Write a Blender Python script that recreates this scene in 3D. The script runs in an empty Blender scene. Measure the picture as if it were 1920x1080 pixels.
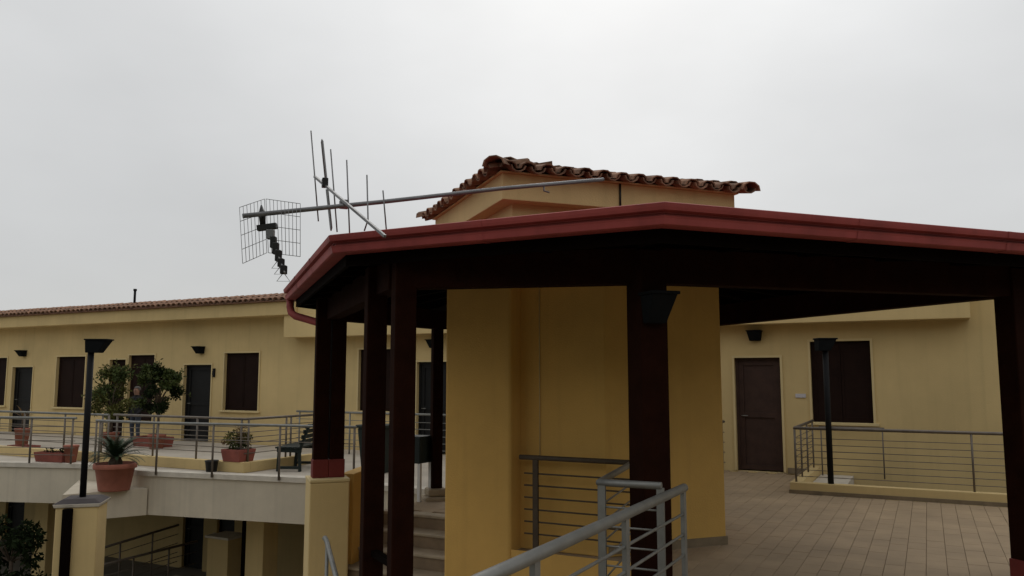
import bpy, bmesh, math, random
from mathutils import Vector, Matrix

R = math.radians
scene = bpy.context.scene
col = scene.collection
rng = random.Random(7)

# ------------------------------------------------------------------ camera
cam_data = bpy.data.cameras.new("camera")
cam_data.sensor_width = 36.0
cam_data.lens = 36.0 * 1500 / 1920
cam_data.clip_start = 0.05
cam_data.clip_end = 3000
cam = bpy.data.objects.new("camera", cam_data)
col.objects.link(cam)
cam.location = (0, 0, 1.75)
cam.rotation_euler = (R(90) + math.atan(165 / 1500), 0, 0)
scene.camera = cam

# ------------------------------------------------------------------ world: overcast sky
SUN_EL, SUN_AZ = R(36), R(6)          # azimuth measured from +Y towards +X
world = bpy.data.worlds.new("World")
scene.world = world
world.use_nodes = True
wn, wl = world.node_tree.nodes, world.node_tree.links
wn.clear()
w_out = wn.new("ShaderNodeOutputWorld")
w_mix = wn.new("ShaderNodeMixShader")
w_mix.inputs[0].default_value = 0.93
sky = wn.new("ShaderNodeTexSky")
sky.sky_type = 'NISHITA'
sky.sun_disc = False
sky.sun_elevation = SUN_EL
sky.sun_rotation = SUN_AZ
bg_clear = wn.new("ShaderNodeBackground")
bg_clear.inputs[1].default_value = 0.08
wl.new(sky.outputs[0], bg_clear.inputs[0])
bg_cloud = wn.new("ShaderNodeBackground")
tc = wn.new("ShaderNodeTexCoord")
# stretched cloud noise
mp = wn.new("ShaderNodeMapping")
mp.inputs['Scale'].default_value = (1.0, 1.0, 2.2)
mp.inputs['Location'].default_value = (7.3, 2.4, 4.2)
wl.new(tc.outputs['Generated'], mp.inputs[0])
nz = wn.new("ShaderNodeTexNoise")
nz.inputs['Scale'].default_value = 1.7
nz.inputs['Detail'].default_value = 5
nz.inputs['Roughness'].default_value = 0.5
wl.new(mp.outputs[0], nz.inputs['Vector'])
nr = wn.new("ShaderNodeMapRange")
nr.inputs[1].default_value = 0.3
nr.inputs[2].default_value = 0.7
nr.inputs[3].default_value = 0.91
nr.inputs[4].default_value = 1.10
wl.new(nz.outputs[0], nr.inputs[0])
# brightness by height above the horizon
sx = wn.new("ShaderNodeSeparateXYZ")
wl.new(tc.outputs['Generated'], sx.inputs[0])
er = wn.new("ShaderNodeValToRGB")          # overcast luminance: dim horizon, bright zenith
er.color_ramp.elements[0].position = 0.0
er.color_ramp.elements[0].color = (0.60, 0.60, 0.60, 1)
er.color_ramp.elements[1].position = 1.0
er.color_ramp.elements[1].color = (0.98, 0.98, 0.98, 1)
k = er.color_ramp.elements.new(0.45); k.color = (0.72, 0.72, 0.72, 1)
wl.new(sx.outputs[2], er.inputs[0])
# the sun's soft glow behind the cloud
sd = Vector((math.sin(SUN_AZ) * math.cos(SUN_EL), math.cos(SUN_AZ) * math.cos(SUN_EL), math.sin(SUN_EL)))
dt = wn.new("ShaderNodeVectorMath")
dt.operation = 'DOT_PRODUCT'
dt.inputs[1].default_value = sd
nv = wn.new("ShaderNodeVectorMath")
nv.operation = 'NORMALIZE'
wl.new(tc.outputs['Generated'], nv.inputs[0])
wl.new(nv.outputs[0], dt.inputs[0])
gr = wn.new("ShaderNodeMapRange")
gr.interpolation_type = 'SMOOTHSTEP'
gr.inputs[1].default_value = 0.82
gr.inputs[2].default_value = 1.0
gr.inputs[3].default_value = 0.0
gr.inputs[4].default_value = 0.20
wl.new(dt.outputs['Value'], gr.inputs[0])
ad = wn.new("ShaderNodeMath"); ad.operation = 'ADD'
wl.new(er.outputs[0], ad.inputs[0]); wl.new(gr.outputs[0], ad.inputs[1])
mu = wn.new("ShaderNodeMath"); mu.operation = 'MULTIPLY'
wl.new(ad.outputs[0], mu.inputs[0]); wl.new(nr.outputs[0], mu.inputs[1])
bg_cloud.inputs[0].default_value = (0.995, 1.0, 0.995, 1)
wl.new(mu.outputs[0], bg_cloud.inputs[1])
wl.new(bg_clear.outputs[0], w_mix.inputs[1])
wl.new(bg_cloud.outputs[0], w_mix.inputs[2])
wl.new(w_mix.outputs[0], w_out.inputs[0])

sun_data = bpy.data.lights.new("sun", 'SUN')
sun_data.energy = 0.5
sun_data.angle = R(30)
sun_data.color = (1.0, 0.97, 0.92)
sun = bpy.data.objects.new("sun", sun_data)
col.objects.link(sun)
sun.location = (0, 0, 60)
sun.rotation_euler = (-sd).to_track_quat('-Z', 'Y').to_euler()

scene.view_settings.view_transform = 'Standard'
scene.view_settings.look = 'None'
scene.view_settings.exposure = 0.0
scene.view_settings.gamma = 1.0

# ------------------------------------------------------------------ materials
MATS = {}


def mat(name, base, rough=0.8, var=0.12, scale=3.0, bump=0.0, bscale=60.0, metal=0.0, spec=0.5,
        streak=0.0, per_obj=0.0, var_color=None, coord='Object'):
    """Plain surface with mottling, optional vertical dirt streaks, fine bump and per-object variation."""
    m = bpy.data.materials.new(name)
    m.use_nodes = True
    n, l = m.node_tree.nodes, m.node_tree.links
    b = n["Principled BSDF"]
    b.inputs['Roughness'].default_value = rough
    b.inputs['Metallic'].default_value = metal
    b.inputs['Specular IOR Level'].default_value = spec
    g = n.new("ShaderNodeNewGeometry")
    src = g.outputs['Position']
    nt = n.new("ShaderNodeTexNoise")
    nt.inputs['Scale'].default_value = scale
    nt.inputs['Detail'].default_value = 6
    nt.inputs['Roughness'].default_value = 0.6
    l.new(src, nt.inputs['Vector'])
    mr = n.new("ShaderNodeMapRange")
    mr.inputs[1].default_value = 0.28
    mr.inputs[2].default_value = 0.72
    mr.inputs[3].default_value = 0.0
    mr.inputs[4].default_value = 1.0
    l.new(nt.outputs[0], mr.inputs[0])
    mx = n.new("ShaderNodeMix"); mx.data_type = 'RGBA'
    dark = var_color or tuple(c * (1 - var) for c in base)
    lite = tuple(min(1, c * (1 + var * 0.6)) for c in base)
    mx.inputs[6].default_value = (*dark, 1)
    mx.inputs[7].default_value = (*lite, 1)
    l.new(mr.outputs[0], mx.inputs[0])
    out = mx.outputs[2]
    if streak > 0:
        mp_ = n.new("ShaderNodeMapping")
        mp_.inputs['Scale'].default_value = (9, 9, 0.35)
        l.new(src, mp_.inputs[0])
        n2 = n.new("ShaderNodeTexNoise")
        n2.inputs['Scale'].default_value = 1.0
        n2.inputs['Detail'].default_value = 4
        l.new(mp_.outputs[0], n2.inputs['Vector'])
        r2 = n.new("ShaderNodeMapRange")
        r2.inputs[1].default_value = 0.52
        r2.inputs[2].default_value = 0.78
        r2.inputs[3].default_value = 0.0
        r2.inputs[4].default_value = streak
        l.new(n2.outputs[0], r2.inputs[0])
        m2 = n.new("ShaderNodeMix"); m2.data_type = 'RGBA'
        m2.inputs[7].default_value = (base[0] * 0.35, base[1] * 0.35, base[2] * 0.35, 1)
        l.new(r2.outputs[0], m2.inputs[0])
        l.new(out, m2.inputs[6])
        out = m2.outputs[2]
    if per_obj > 0:
        oi = n.new("ShaderNodeObjectInfo")
        r3 = n.new("ShaderNodeMapRange")
        r3.inputs[3].default_value = 1 - per_obj
        r3.inputs[4].default_value = 1 + per_obj
        l.new(oi.outputs['Random'], r3.inputs[0])
        hs = n.new("ShaderNodeHueSaturation")
        l.new(r3.outputs[0], hs.inputs['Value'])
        l.new(out, hs.inputs['Color'])
        out = hs.outputs[0]
    l.new(out, b.inputs['Base Color'])
    if bump > 0:
        bn = n.new("ShaderNodeTexNoise")
        bn.inputs['Scale'].default_value = bscale
        bn.inputs['Detail'].default_value = 3
        l.new(src, bn.inputs['Vector'])
        bp = n.new("ShaderNodeBump")
        bp.inputs['Strength'].default_value = bump
        bp.inputs['Distance'].default_value = 0.01
        l.new(bn.outputs[0], bp.inputs['Height'])
        l.new(bp.outputs[0], b.inputs['Normal'])
    MATS[name] = m
    return m


YEL = (0.60, 0.452, 0.212)
mat("plaster_yellow", YEL, 0.9, 0.14, 0.7, 0.3, 80, streak=0.13)
mat("plaster_shade_tint", (0.63, 0.38, 0.102), 0.9, 0.13, 1.1, 0.35, 70, streak=0.12)  # same yellow plaster, with porch shade and warm bounce put into the colour
mat("plaster_trim", (0.62, 0.49, 0.25), 0.85, 0.08, 2.0, 0.2, 90)
mat("slab_cream", (0.55, 0.485, 0.375), 0.9, 0.13, 1.6, 0.25, 70, streak=0.22)
mat("coping_stone", (0.56, 0.51, 0.43), 0.85, 0.2, 4.0, 0.25, 60)
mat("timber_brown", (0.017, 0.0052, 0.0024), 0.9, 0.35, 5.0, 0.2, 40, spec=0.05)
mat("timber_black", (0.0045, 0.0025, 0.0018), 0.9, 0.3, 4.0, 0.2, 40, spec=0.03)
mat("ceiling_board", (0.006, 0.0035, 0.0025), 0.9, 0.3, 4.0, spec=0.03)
mat("red_metal", (0.29, 0.050, 0.045), 0.65, 0.32, 2.2, 0.08, 30, spec=0.35, streak=0.25)
mat("red_base", (0.15, 0.022, 0.019), 0.6, 0.2, 6.0, 0.1, 40, spec=0.3)
mat("steel_grey", (0.215, 0.215, 0.20), 0.5, 0.2, 9.0, metal=0.55, spec=0.4)
mat("steel_bronze", (0.16, 0.135, 0.11), 0.55, 0.25, 9.0, metal=0.3, spec=0.4)
mat("steel_dark", (0.075, 0.055, 0.036), 0.6, 0.25, 9.0, spec=0.25)
mat("black_metal", (0.009, 0.009, 0.010), 0.65, 0.25, 6.0, spec=0.15)
mat("lamp_grey", (0.008, 0.009, 0.010), 0.8, 0.2, 8.0, spec=0.06)
mat("shutter_brown", (0.017, 0.008, 0.0058), 0.75, 0.3, 3.0, 0.1, 40, spec=0.10)
mat("door_brown", (0.052, 0.028, 0.021), 0.6, 0.3, 5.0, 0.1, 40, spec=0.25)
mat("door_black", (0.010, 0.010, 0.010), 0.6, 0.2, 4.0, spec=0.2)
mat("interior_dark", (0.012, 0.012, 0.013), 0.95, 0.2, 2.0, spec=0.05)
mat("terracotta_tile", (0.27, 0.15, 0.095), 0.95, 0.45, 9.0, 0.4, 60, per_obj=0.25, spec=0.2, var_color=(0.095, 0.06, 0.042))
mat("terracotta_pot", (0.33, 0.115, 0.075), 0.85, 0.2, 6.0, 0.15, 60)
mat("planter_red", (0.27, 0.075, 0.055), 0.8, 0.25, 6.0, 0.1, 60)
mat("soil", (0.05, 0.035, 0.025), 1.0, 0.4, 20)
mat("paver", (0.33, 0.24, 0.145), 0.85, 0.22, 1.6, 0.25, 90, per_obj=0.05)
mat("paver_bed", (0.29, 0.215, 0.13), 0.95, 0.2, 8.0)
mat("concrete_floor", (0.45, 0.40, 0.33), 0.9, 0.18, 1.4, 0.2, 60)
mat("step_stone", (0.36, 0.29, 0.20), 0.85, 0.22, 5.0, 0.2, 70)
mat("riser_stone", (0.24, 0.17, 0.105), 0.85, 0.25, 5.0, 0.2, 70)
mat("ground_earth", (0.20, 0.185, 0.16), 0.95, 0.3, 0.4, 0.3, 12)
mat("skirting", (0.22, 0.165, 0.10), 0.85, 0.25, 6.0)
mat("antenna_alu", (0.17, 0.17, 0.17), 0.45, 0.2, 10, metal=0.6)
mat("mast_steel", (0.16, 0.16, 0.165), 0.45, 0.3, 8, metal=0.5)
mat("black_plastic", (0.012, 0.012, 0.012), 0.5, 0.2, 10, spec=0.3)
mat("leaf_mid", (0.065, 0.085, 0.022), 0.7, 0.5, 6.0, spec=0.2, var_color=(0.022, 0.035, 0.010))
mat("leaf_olive", (0.12, 0.115, 0.03), 0.7, 0.5, 6.0, spec=0.2, var_color=(0.045, 0.055, 0.014))
mat("leaf_dark", (0.014, 0.022, 0.008), 0.8, 0.5, 5.0, spec=0.06)
mat("leaf_dry", (0.21, 0.13, 0.055), 0.85, 0.4, 7.0)
mat("leaf_cycad", (0.022, 0.042, 0.016), 0.6, 0.4, 9.0, spec=0.25)
mat("bark", (0.09, 0.065, 0.045), 0.95, 0.4, 20, 0.5, 60)
mat("green_paint", (0.007, 0.015, 0.013), 0.6, 0.3, 8.0, spec=0.35)
mat("white_paint", (0.62, 0.62, 0.60), 0.7, 0.12, 6.0)
mat("roofing_felt", (0.06, 0.05, 0.05), 0.95, 0.3, 3.0)
mat("plate_plastic", (0.52, 0.50, 0.52), 0.5, 0.05, 8.0)
mat("skin", (0.42, 0.24, 0.17), 0.6, 0.08, 20)
mat("hair", (0.16, 0.15, 0.14), 0.8, 0.3, 30)
mat("flower_pale", (0.45, 0.44, 0.42), 0.8, 0.2, 10)


def cloth_material():
    """Dark jacket above the waist, blue jeans below, skin at neck, head and hands."""
    m = bpy.data.materials.new("clothing")
    m.use_nodes = True
    n, l = m.node_tree.nodes, m.node_tree.links
    b = n["Principled BSDF"]
    b.inputs['Roughness'].default_value = 0.85
    t = n.new("ShaderNodeTexCoord")
    s = n.new("ShaderNodeSeparateXYZ")
    l.new(t.outputs['Object'], s.inputs[0])
    cr = n.new("ShaderNodeValToRGB")
    cr.color_ramp.interpolation = 'CONSTANT'
    mr = n.new("ShaderNodeMapRange")
    mr.inputs[1].default_value = 0.0
    mr.inputs[2].default_value = 1.6
    l.new(s.outputs[2], mr.inputs[0])
    l.new(mr.outputs[0], cr.inputs[0])
    e = cr.color_ramp.elements
    e[0].position = 0.0; e[0].color = (0.015, 0.013, 0.012, 1)
    e[1].position = 0.05; e[1].color = (0.07, 0.085, 0.12, 1)
    for p, c in ((0.50, (0.018, 0.018, 0.022, 1)), (0.825, (0.42, 0.24, 0.17, 1))):
        k = e.new(p); k.color = c
    l.new(cr.outputs[0], b.inputs['Base Color'])
    MATS["clothing"] = m


cloth_material()

# ------------------------------------------------------------------ frames
WA = R(-27.3)                       # the long building runs along this direction
WD = Vector((math.cos(WA), math.sin(WA), 0))
WN = Vector((math.sin(WA), -math.cos(WA), 0))       # out of the facade, towards the yard
W0 = Vector((0, 17.33, 0))
PA = R(20.5)                        # the porch is turned 45 degrees to the building
PU = Vector((math.cos(PA), math.sin(PA), 0))
PV = Vector((-math.sin(PA), math.cos(PA), 0))
P0 = Vector((0.97, 5.02, 0))
UP = Vector((0, 0, 1))
Z = UP


def W(s, o, z=0.0):
    return W0 + WD * s + WN * o + UP * z


def P(u, v, z=0.0):
    return P0 + PU * u + PV * v + UP * z


# ------------------------------------------------------------------ mesh builder
class MB:
    def __init__(self):
        self.v, self.f, self.s = [], [], []

    def add(self, verts, faces, smooth=False):
        k = len(self.v)
        self.v += [Vector(p) for p in verts]
        for f in faces:
            self.f.append([i + k for i in f]); self.s.append(smooth)
        return self

    def hexa(self, a, b):
        """a: four bottom corners, b: four top corners (same order, counter-clockwise from above)"""
        return self.add(list(a) + list(b), [(3, 2, 1, 0), (4, 5, 6, 7), (0, 1, 5, 4), (1, 2, 6, 5), (2, 3, 7, 6), (3, 0, 4, 7)])

    def box(self, o, ex, ey, ez):
        """corner o and three edge vectors (right handed)"""
        o, ex, ey, ez = map(Vector, (o, ex, ey, ez))
        a = [o, o + ex, o + ex + ey, o + ey]
        return self.hexa(a, [p + ez for p in a])

    def cbox(self, c, ux, uy, sx, sy, z0, z1):
        """box centred on c in plan"""
        ux, uy = Vector(ux), Vector(uy)
        c = Vector((c[0], c[1], 0))
        o = c - ux * sx / 2 - uy * sy / 2 + UP * z0
        return self.box(o, ux * sx, uy * sy, UP * (z1 - z0))

    def wbox(self, s0, s1, o0, o1, z0, z1):
        """box in the building's frame"""
        return self.box(W(s0, o1, z0), WD * (s1 - s0), -WN * (o1 - o0), UP * (z1 - z0))

    def pbox(self, u0, u1, v0, v1, z0, z1):
        return self.box(P(u0, v0, z0), PU * (u1 - u0), PV * (v1 - v0), UP * (z1 - z0))

    def prism(self, pts, z0, z1):
        """pts: plan polygon, counter-clockwise from above; z0/z1 numbers"""
        n = len(pts)
        a = [Vector((p[0], p[1], z0)) for p in pts]
        b = [Vector((p[0], p[1], z1)) for p in pts]
        fs = [tuple(range(n - 1, -1, -1)), tuple(range(n, 2 * n))]
        fs += [(i, (i + 1) % n, n + (i + 1) % n, n + i) for i in range(n)]
        return self.add(a + b, fs)

    def tube(self, pts, r, seg=8, cap=True, radii=None):
        pts = [Vector(p) for p in pts]
        n = len(pts)
        vs = []
        prev = None
        for i, p in enumerate(pts):
            if i == 0: t = pts[1] - p
            elif i == n - 1: t = p - pts[-2]
            else: t = (pts[i + 1] - p).normalized() + (p - pts[i - 1]).normalized()
            t.normalize()
            if prev is None:
                a = t.cross(UP)
                if a.length < 1e-3: a = t.cross(Vector((1, 0, 0)))
            else:
                a = prev - t * prev.dot(t)
            a.normalize(); prev = a
            b = t.cross(a)
            rr = radii[i] if radii else r
            for k in range(seg):
                w = 2 * math.pi * k / seg
                vs.append(p + (a * math.cos(w) + b * math.sin(w)) * rr)
        fs = []
        for i in range(n - 1):
            for k in range(seg):
                k2 = (k + 1) % seg
                fs.append((i * seg + k, (i + 1) * seg + k, (i + 1) * seg + k2, i * seg + k2))
        self.add(vs, fs, True)
        if cap:
            k0 = len(self.v) - n * seg
            self.f.append([k0 + k for k in range(seg)]); self.s.append(False)
            self.f.append([k0 + (n - 1) * seg + k for k in range(seg - 1, -1, -1)]); self.s.append(False)
        return self

    def bar(self, p, q, w, h, side=None):
        """rectangular bar from p to q, w wide sideways, h high"""
        p, q = Vector(p), Vector(q)
        t = (q - p).normalized()
        a = Vector(side) if side else t.cross(UP)
        if a.length < 1e-3: a = Vector((1, 0, 0))
        a.normalize()
        b = a.cross(t).normalized()
        c = [(-1, -1), (1, -1), (1, 1), (-1, 1)]
        A = [p + a * (x * w / 2) + b * (y * h / 2) for x, y in c]
        B = [q + a * (x * w / 2) + b * (y * h / 2) for x, y in c]
        return self.add(A + B, [(0, 1, 2, 3), (7, 6, 5, 4), (0, 4, 5, 1), (1, 5, 6, 2), (2, 6, 7, 3), (3, 7, 4, 0)])

    def lathe(self, c, prof, seg=28):
        """prof: list of (radius, z) round the vertical through c"""
        c = Vector(c)
        vs, fs = [], []
        n = len(prof)
        for r, z in prof:
            for k in range(seg):
                w = 2 * math.pi * k / seg
                vs.append(c + Vector((r * math.cos(w), r * math.sin(w), z)))
        for i in range(n - 1):
            for k in range(seg):
                k2 = (k + 1) % seg
                fs.append((i * seg + k, i * seg + k2, (i + 1) * seg + k2, (i + 1) * seg + k))
        return self.add(vs, fs, True)

    def build(self, name, m, parent=None, bevel=0.0, loc=None):
        """link as one mesh object; with a parent the mesh is stored relative to the parent's place"""
        o0 = Vector((0, 0, 0))
        top = parent
        while top is not None:
            o0 = o0 + Vector(top.location); top = top.parent
        if loc is not None and parent is None:
            o0 = Vector(loc)
        me = bpy.data.meshes.new(name)
        me.from_pydata([tuple(p - o0) for p in self.v], [], self.f)
        me.polygons.foreach_set("use_smooth", self.s)
        me.validate()
        bm = bmesh.new(); bm.from_mesh(me)
        bmesh.ops.recalc_face_normals(bm, faces=bm.faces)
        bm.to_mesh(me); bm.free()
        me.materials.append(MATS[m])
        ob = bpy.data.objects.new(name, me)
        col.objects.link(ob)
        if parent is not None: ob.parent = parent
        elif loc is not None: ob.location = loc
        if bevel:
            b = ob.modifiers.new("bevel", 'BEVEL')
            b.width = bevel; b.segments = 2; b.limit_method = 'ANGLE'; b.angle_limit = R(40)
        return ob


def tag(o, label=None, cat=None, group=None, kind=None):
    if label: o["label"] = label
    if cat: o["category"] = cat
    if group: o["group"] = group
    if kind: o["kind"] = kind
    return o


def thing(name, loc, label, cat, group=None):
    o = bpy.data.objects.new(name, None)
    o.empty_display_size = 0.2
    o.location = loc
    col.objects.link(o)
    return tag(o, label, cat, group)


def piece(name, me, mtx, parent):
    """an alike piece sharing its mesh; parents sit at plain translations"""
    o = bpy.data.objects.new(name, me)
    col.objects.link(o)
    o0 = Vector((0, 0, 0)); top = parent
    while top is not None:
        o0 = o0 + Vector(top.location); top = top.parent
    o.parent = parent
    o.matrix_local = Matrix.Translation(-o0) @ mtx
    return o


def frame(o, x, y, z):
    m = Matrix.Identity(4)
    for i, a in enumerate((x, y, z)):
        m[0][i], m[1][i], m[2][i] = a
    m[0][3], m[1][3], m[2][3] = o
    return m


# ------------------------------------------------------------------ ground and floors
LOW = -3.3
g = MB()
g.add([(-900, -900, LOW), (900, -900, LOW), (900, 900, LOW), (-900, 900, LOW)], [(0, 1, 2, 3)])
tag(g.build("ground", "ground_earth"), kind="structure")

# added slope behind the viewer, never in view, blocks low sky light
hl = MB()
hx = [-260 + 20 * i for i in range(27)]
prof = [(-16, LOW + .01), (-22, 0.0), (-34, 8.5), (-52, 17.5), (-90, 26), (-160, 30)]
hr_ = random.Random(3)
for x_ in hx:
    for y_, z_ in prof:
        hl.v.append(Vector((x_, y_ - abs(x_) * .02, z_ + (hr_.uniform(-1.2, 1.2) if z_ > 0 else 0))))
for i in range(len(hx) - 1):
    for q in range(len(prof) - 1):
        a_ = i * len(prof) + q
        hl.f.append([a_, a_ + 1, a_ + 1 + len(prof), a_ + len(prof)]); hl.s.append(True)
mat("sky_blocker_scrub", (0.075, 0.085, 0.04), 1.0, 0.5, 0.3, 0.5, 3)
tag(hl.build("sky_blocker_slope", "sky_blocker_scrub"), kind="structure")

# upper terrace on the left: cream slab with a notch
edge = [(-13.5, 17.0), (-10.3, 16.39), (-8.54, 16.10), (-7.55, 15.60), (-6.86, 15.00), (-6.60, 14.87), (-3.45, 13.89)]
e_end = W(1.45, 4.9)
left_poly = [W(-23, 5.2)] + [Vector((x, y, 0)) for x, y in edge] + [e_end, W(1.45, 0.02), W(-23, 0.02)]
tag(MB().prism(left_poly, -0.75, -0.004).build("terrace_slab", "slab_cream"), kind="structure")
tag(MB().prism([p for p in left_poly], 0.0, 0.012).build("terrace_floor", "concrete_floor"), kind="structure")
# thin pale lip along the slab edge
lip = MB()
pts = [W(-23, 5.2)] + [Vector((x, y, 0)) for x, y in edge] + [e_end]
for a, b in zip(pts[:-1], pts[1:]):
    t = (b - a).normalized(); nn = Vector((t.y, -t.x, 0))
    lip.hexa([a - nn * 0.22 + UP * 0.012, a + nn * 0.035 + UP * -0.06, b + nn * 0.035 + UP * -0.06, b - nn * 0.22 + UP * 0.012],
             [a - nn * 0.22 + UP * 0.028, a + nn * 0.035 + UP * 0.026, b + nn * 0.035 + UP * 0.026, b - nn * 0.22 + UP * 0.028])
tag(lip.build("slab_coping", "coping_stone"), kind="structure")
# the lower ledge that carries the big pot
ledge = [(-6.62, 14.845), (-7.55, 15.585), (-8.52, 16.08), (-7.72, 14.05), (-7.25, 14.43)]
tag(MB().prism(ledge[::1], -0.752, -0.28).build("pot_ledge", "slab_cream"), kind="structure")

# porch floor: stepped edge with a yellow face down to the yard
floor_poly = [W(1.452, 0.02), W(1.452, 6.65), W(3.3, 6.65), W(3.3, 7.949), W(5.55, 7.949), W(5.78, 10.02), W(6.40, 10.02), W(6.40, 21), W(12.5, 21), W(12.5, 2.43), W(6.16, 2.43), W(6.16, 0.02)]
tag(MB().prism(floor_poly, -0.30, -0.03).build("porch_slab", "paver_bed"), kind="structure")
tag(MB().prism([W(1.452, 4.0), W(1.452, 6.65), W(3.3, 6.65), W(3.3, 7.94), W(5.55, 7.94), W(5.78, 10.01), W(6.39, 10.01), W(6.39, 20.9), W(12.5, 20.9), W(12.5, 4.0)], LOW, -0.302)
    .build("retaining_wall", "plaster_shade_tint"), kind="structure")
MB_edge = MB()
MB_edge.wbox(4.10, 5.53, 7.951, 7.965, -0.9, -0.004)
tag(MB_edge.build("slab_edge", "plaster_shade_tint"), kind="structure")

# pavers, laid at right angles to the facade with staggered joints
pav = MB()
pw, pl, ph = 0.172, 0.345, 0.045
j = 0.003
x0, x1, y0, y1 = -pw / 2 + j / 2, pw / 2 - j / 2, -pl / 2 + j / 2, pl / 2 - j / 2
c = 0.003
pav.add([(x0, y0, -ph), (x1, y0, -ph), (x1, y1, -ph), (x0, y1, -ph),
         (x0, y0, -c), (x1, y0, -c), (x1, y1, -c), (x0, y1, -c),
         (x0 + c, y0 + c, 0), (x1 - c, y0 + c, 0), (x1 - c, y1 - c, 0), (x0 + c, y1 - c, 0)],
        [(0, 1, 5, 4), (1, 2, 6, 5), (2, 3, 7, 6), (3, 0, 4, 7), (4, 5, 9, 8), (5, 6, 10, 9), (6, 7, 11, 10), (7, 4, 8, 11), (8, 9, 10, 11)])
pme = bpy.data.meshes.new("paver")
pme.from_pydata([tuple(v) for v in pav.v], [], pav.f)
pme.materials.append(MATS["paver"])
pf = thing("porch_paving", W(6, 5), None, None)
pf["kind"] = "structure"


def floor_has(s, o):
    if o < 0.12: return False
    if s < 3.3: return 1.55 < s and o < 6.5
    if s < 5.55: return o < 7.8 and not (s < 5.2 and o > 5.6)
    if s > 6.1 and o < 2.30: return False
    return o < 9.3


spots = []
for i in range(-28, 41):
    s = 6.13 + (i + 0.5) * pw
    off = (pl / 2) if i % 2 else 0.0
    for k in range(28):
        o = 0.2 + off + k * pl
        if not floor_has(s, o): continue
        w = W(s, o)
        spots.append((w.length, s, o))
spots.sort()
rest = MB()
ncount = 0


def in_view(s, o):
    w = W(s, o)
    px = w.x / w.y
    if not (0.19 < px < 0.64): return False
    return w.y > 7.0


for dist, s, o in spots:
    ky = 1.0
    if s > 6.1 and o - pl / 2 < 2.45:
        e1 = o + pl / 2
        if e1 < 2.62: continue
        ky = (e1 - 2.45) / pl; o = (e1 + 2.45) / 2
    w = W(s, o, rng.uniform(-0.0015, 0.0015))
    if ncount < 300 and in_view(s, o):
        piece("paver", pme, frame(w, WD, -WN * ky, UP), pf)
        ncount += 1
    else:
        m4 = frame(w, WD, -WN * ky, UP)
        rest.add([m4 @ v for v in pav.v], pav.f)
tag(rest.build("paving_remainder", "paver", pf), kind="stuff")

# near floor where the photographer stands, and the pale ledge inside the light well
tag(MB().wbox(6.41, 12.49, 9.40, 20.9, -0.029, -0.002).build("near_floor", "paver"), kind="structure")
tag(MB().wbox(6.19, 6.72, 0.03, 2.40, -0.12, 0.02).build("well_ledge", "coping_stone"), kind="structure")

# ------------------------------------------------------------------ the long yellow building
BT = 3.9
openings = dict(
    win0=(-19.25, -18.12, 0.82, 2.33), door1=(-17.80, -16.76, 0.0, 2.03), win1=(-15.60, -14.25, 0.82, 2.33),
    doorx=(-13.15, -12.45, 0.0, 2.22), winx=(-12.33, -11.25, 0.50, 2.34), door2=(-10.06, -9.02, 0.0, 2.05),
    win2=(-8.55, -7.32, 0.86, 2.35), win3=(-4.12, -2.95, 0.93, 2.38), door3=(-2.45, -1.55, 0.0, 2.07),
    doorR=(4.72, 5.55, 0.0, 2.09), winR=(6.08, 7.08, 0.93, 2.37),
    low_door=(-9.85, -9.08, LOW, -1.15), low_win=(-8.60, -7.98, -2.28, -1.3), low_door2=(-17.7, -16.75, LOW, -1.2))
bld = thing("yellow_building", W(-4, 0, LOW),
            "long ochre plastered building with brown shutters behind the terrace", "building")


def wall_with_openings(s0, s1, z0, z1, holes, o0=-0.3, o1=0.0):
    m = MB()
    cuts = sorted({s0, s1} | {h[0] for h in holes} | {h[1] for h in holes})
    cuts = [c_ for c_ in cuts if s0 <= c_ <= s1]
    for a, b in zip(cuts[:-1], cuts[1:]):
        mid = (a + b) / 2
        hs = sorted([h for h in holes if h[0] <= mid <= h[1]], key=lambda h: h[2])
        z = z0
        for h in hs:
            if h[2] > z: m.wbox(a, b, o0, o1, z, h[2])
            z = h[3]
        if z < z1: m.wbox(a, b, o0, o1, z, z1)
    return m


up = [h for k, h in openings.items() if not k.startswith("low")]
lo = [h for k, h in openings.items() if k.startswith("low")]
wall_with_openings(-23, 14, 0.0, BT - 0.25, up).build("wall", "plaster_yellow", bld)
wall_with_openings(-23, 14, LOW, -0.0005, lo).build("lower_wall", "plaster_yellow", bld)
MB().wbox(-23, 14, -8, -0.9, LOW, BT - 0.35).build("rear_volume", "interior_dark", bld)
rf = MB().wbox(-23, 14, -8.2, -0.301, BT - 0.34, BT - 0.26).build("flat_roof", "roofing_felt", bld)
# fascia of the left wing and of the middle part
MB().wbox(-23, -5.72, 0.002, 0.50, 3.25, 3.58).build("fascia", "plaster_yellow", bld, 0.008)
MB().wbox(-6.12, 8.62, 0.003, 0.44, 2.69, 3.249).build("fascia", "plaster_yellow", bld, 0.008)
MB().wbox(-5.72, 8.62, 0.003, 0.42, 3.251, 3.62).build("fascia", "plaster_yellow", bld, 0.008)


def trim(s0, s1, z0, z1, door, par):
    m = MB()
    t = 0.04
    zb = z0 if door else z0 - 0.0
    m.wbox(s0 - t, s0, 0.001, 0.022, zb, z1 + t)
    m.wbox(s1, s1 + t, 0.001, 0.022, zb, z1 + t)
    m.wbox(s0, s1, 0.001, 0.022, z1, z1 + t)
    return m.build("surround", "plaster_trim", par)


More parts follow.
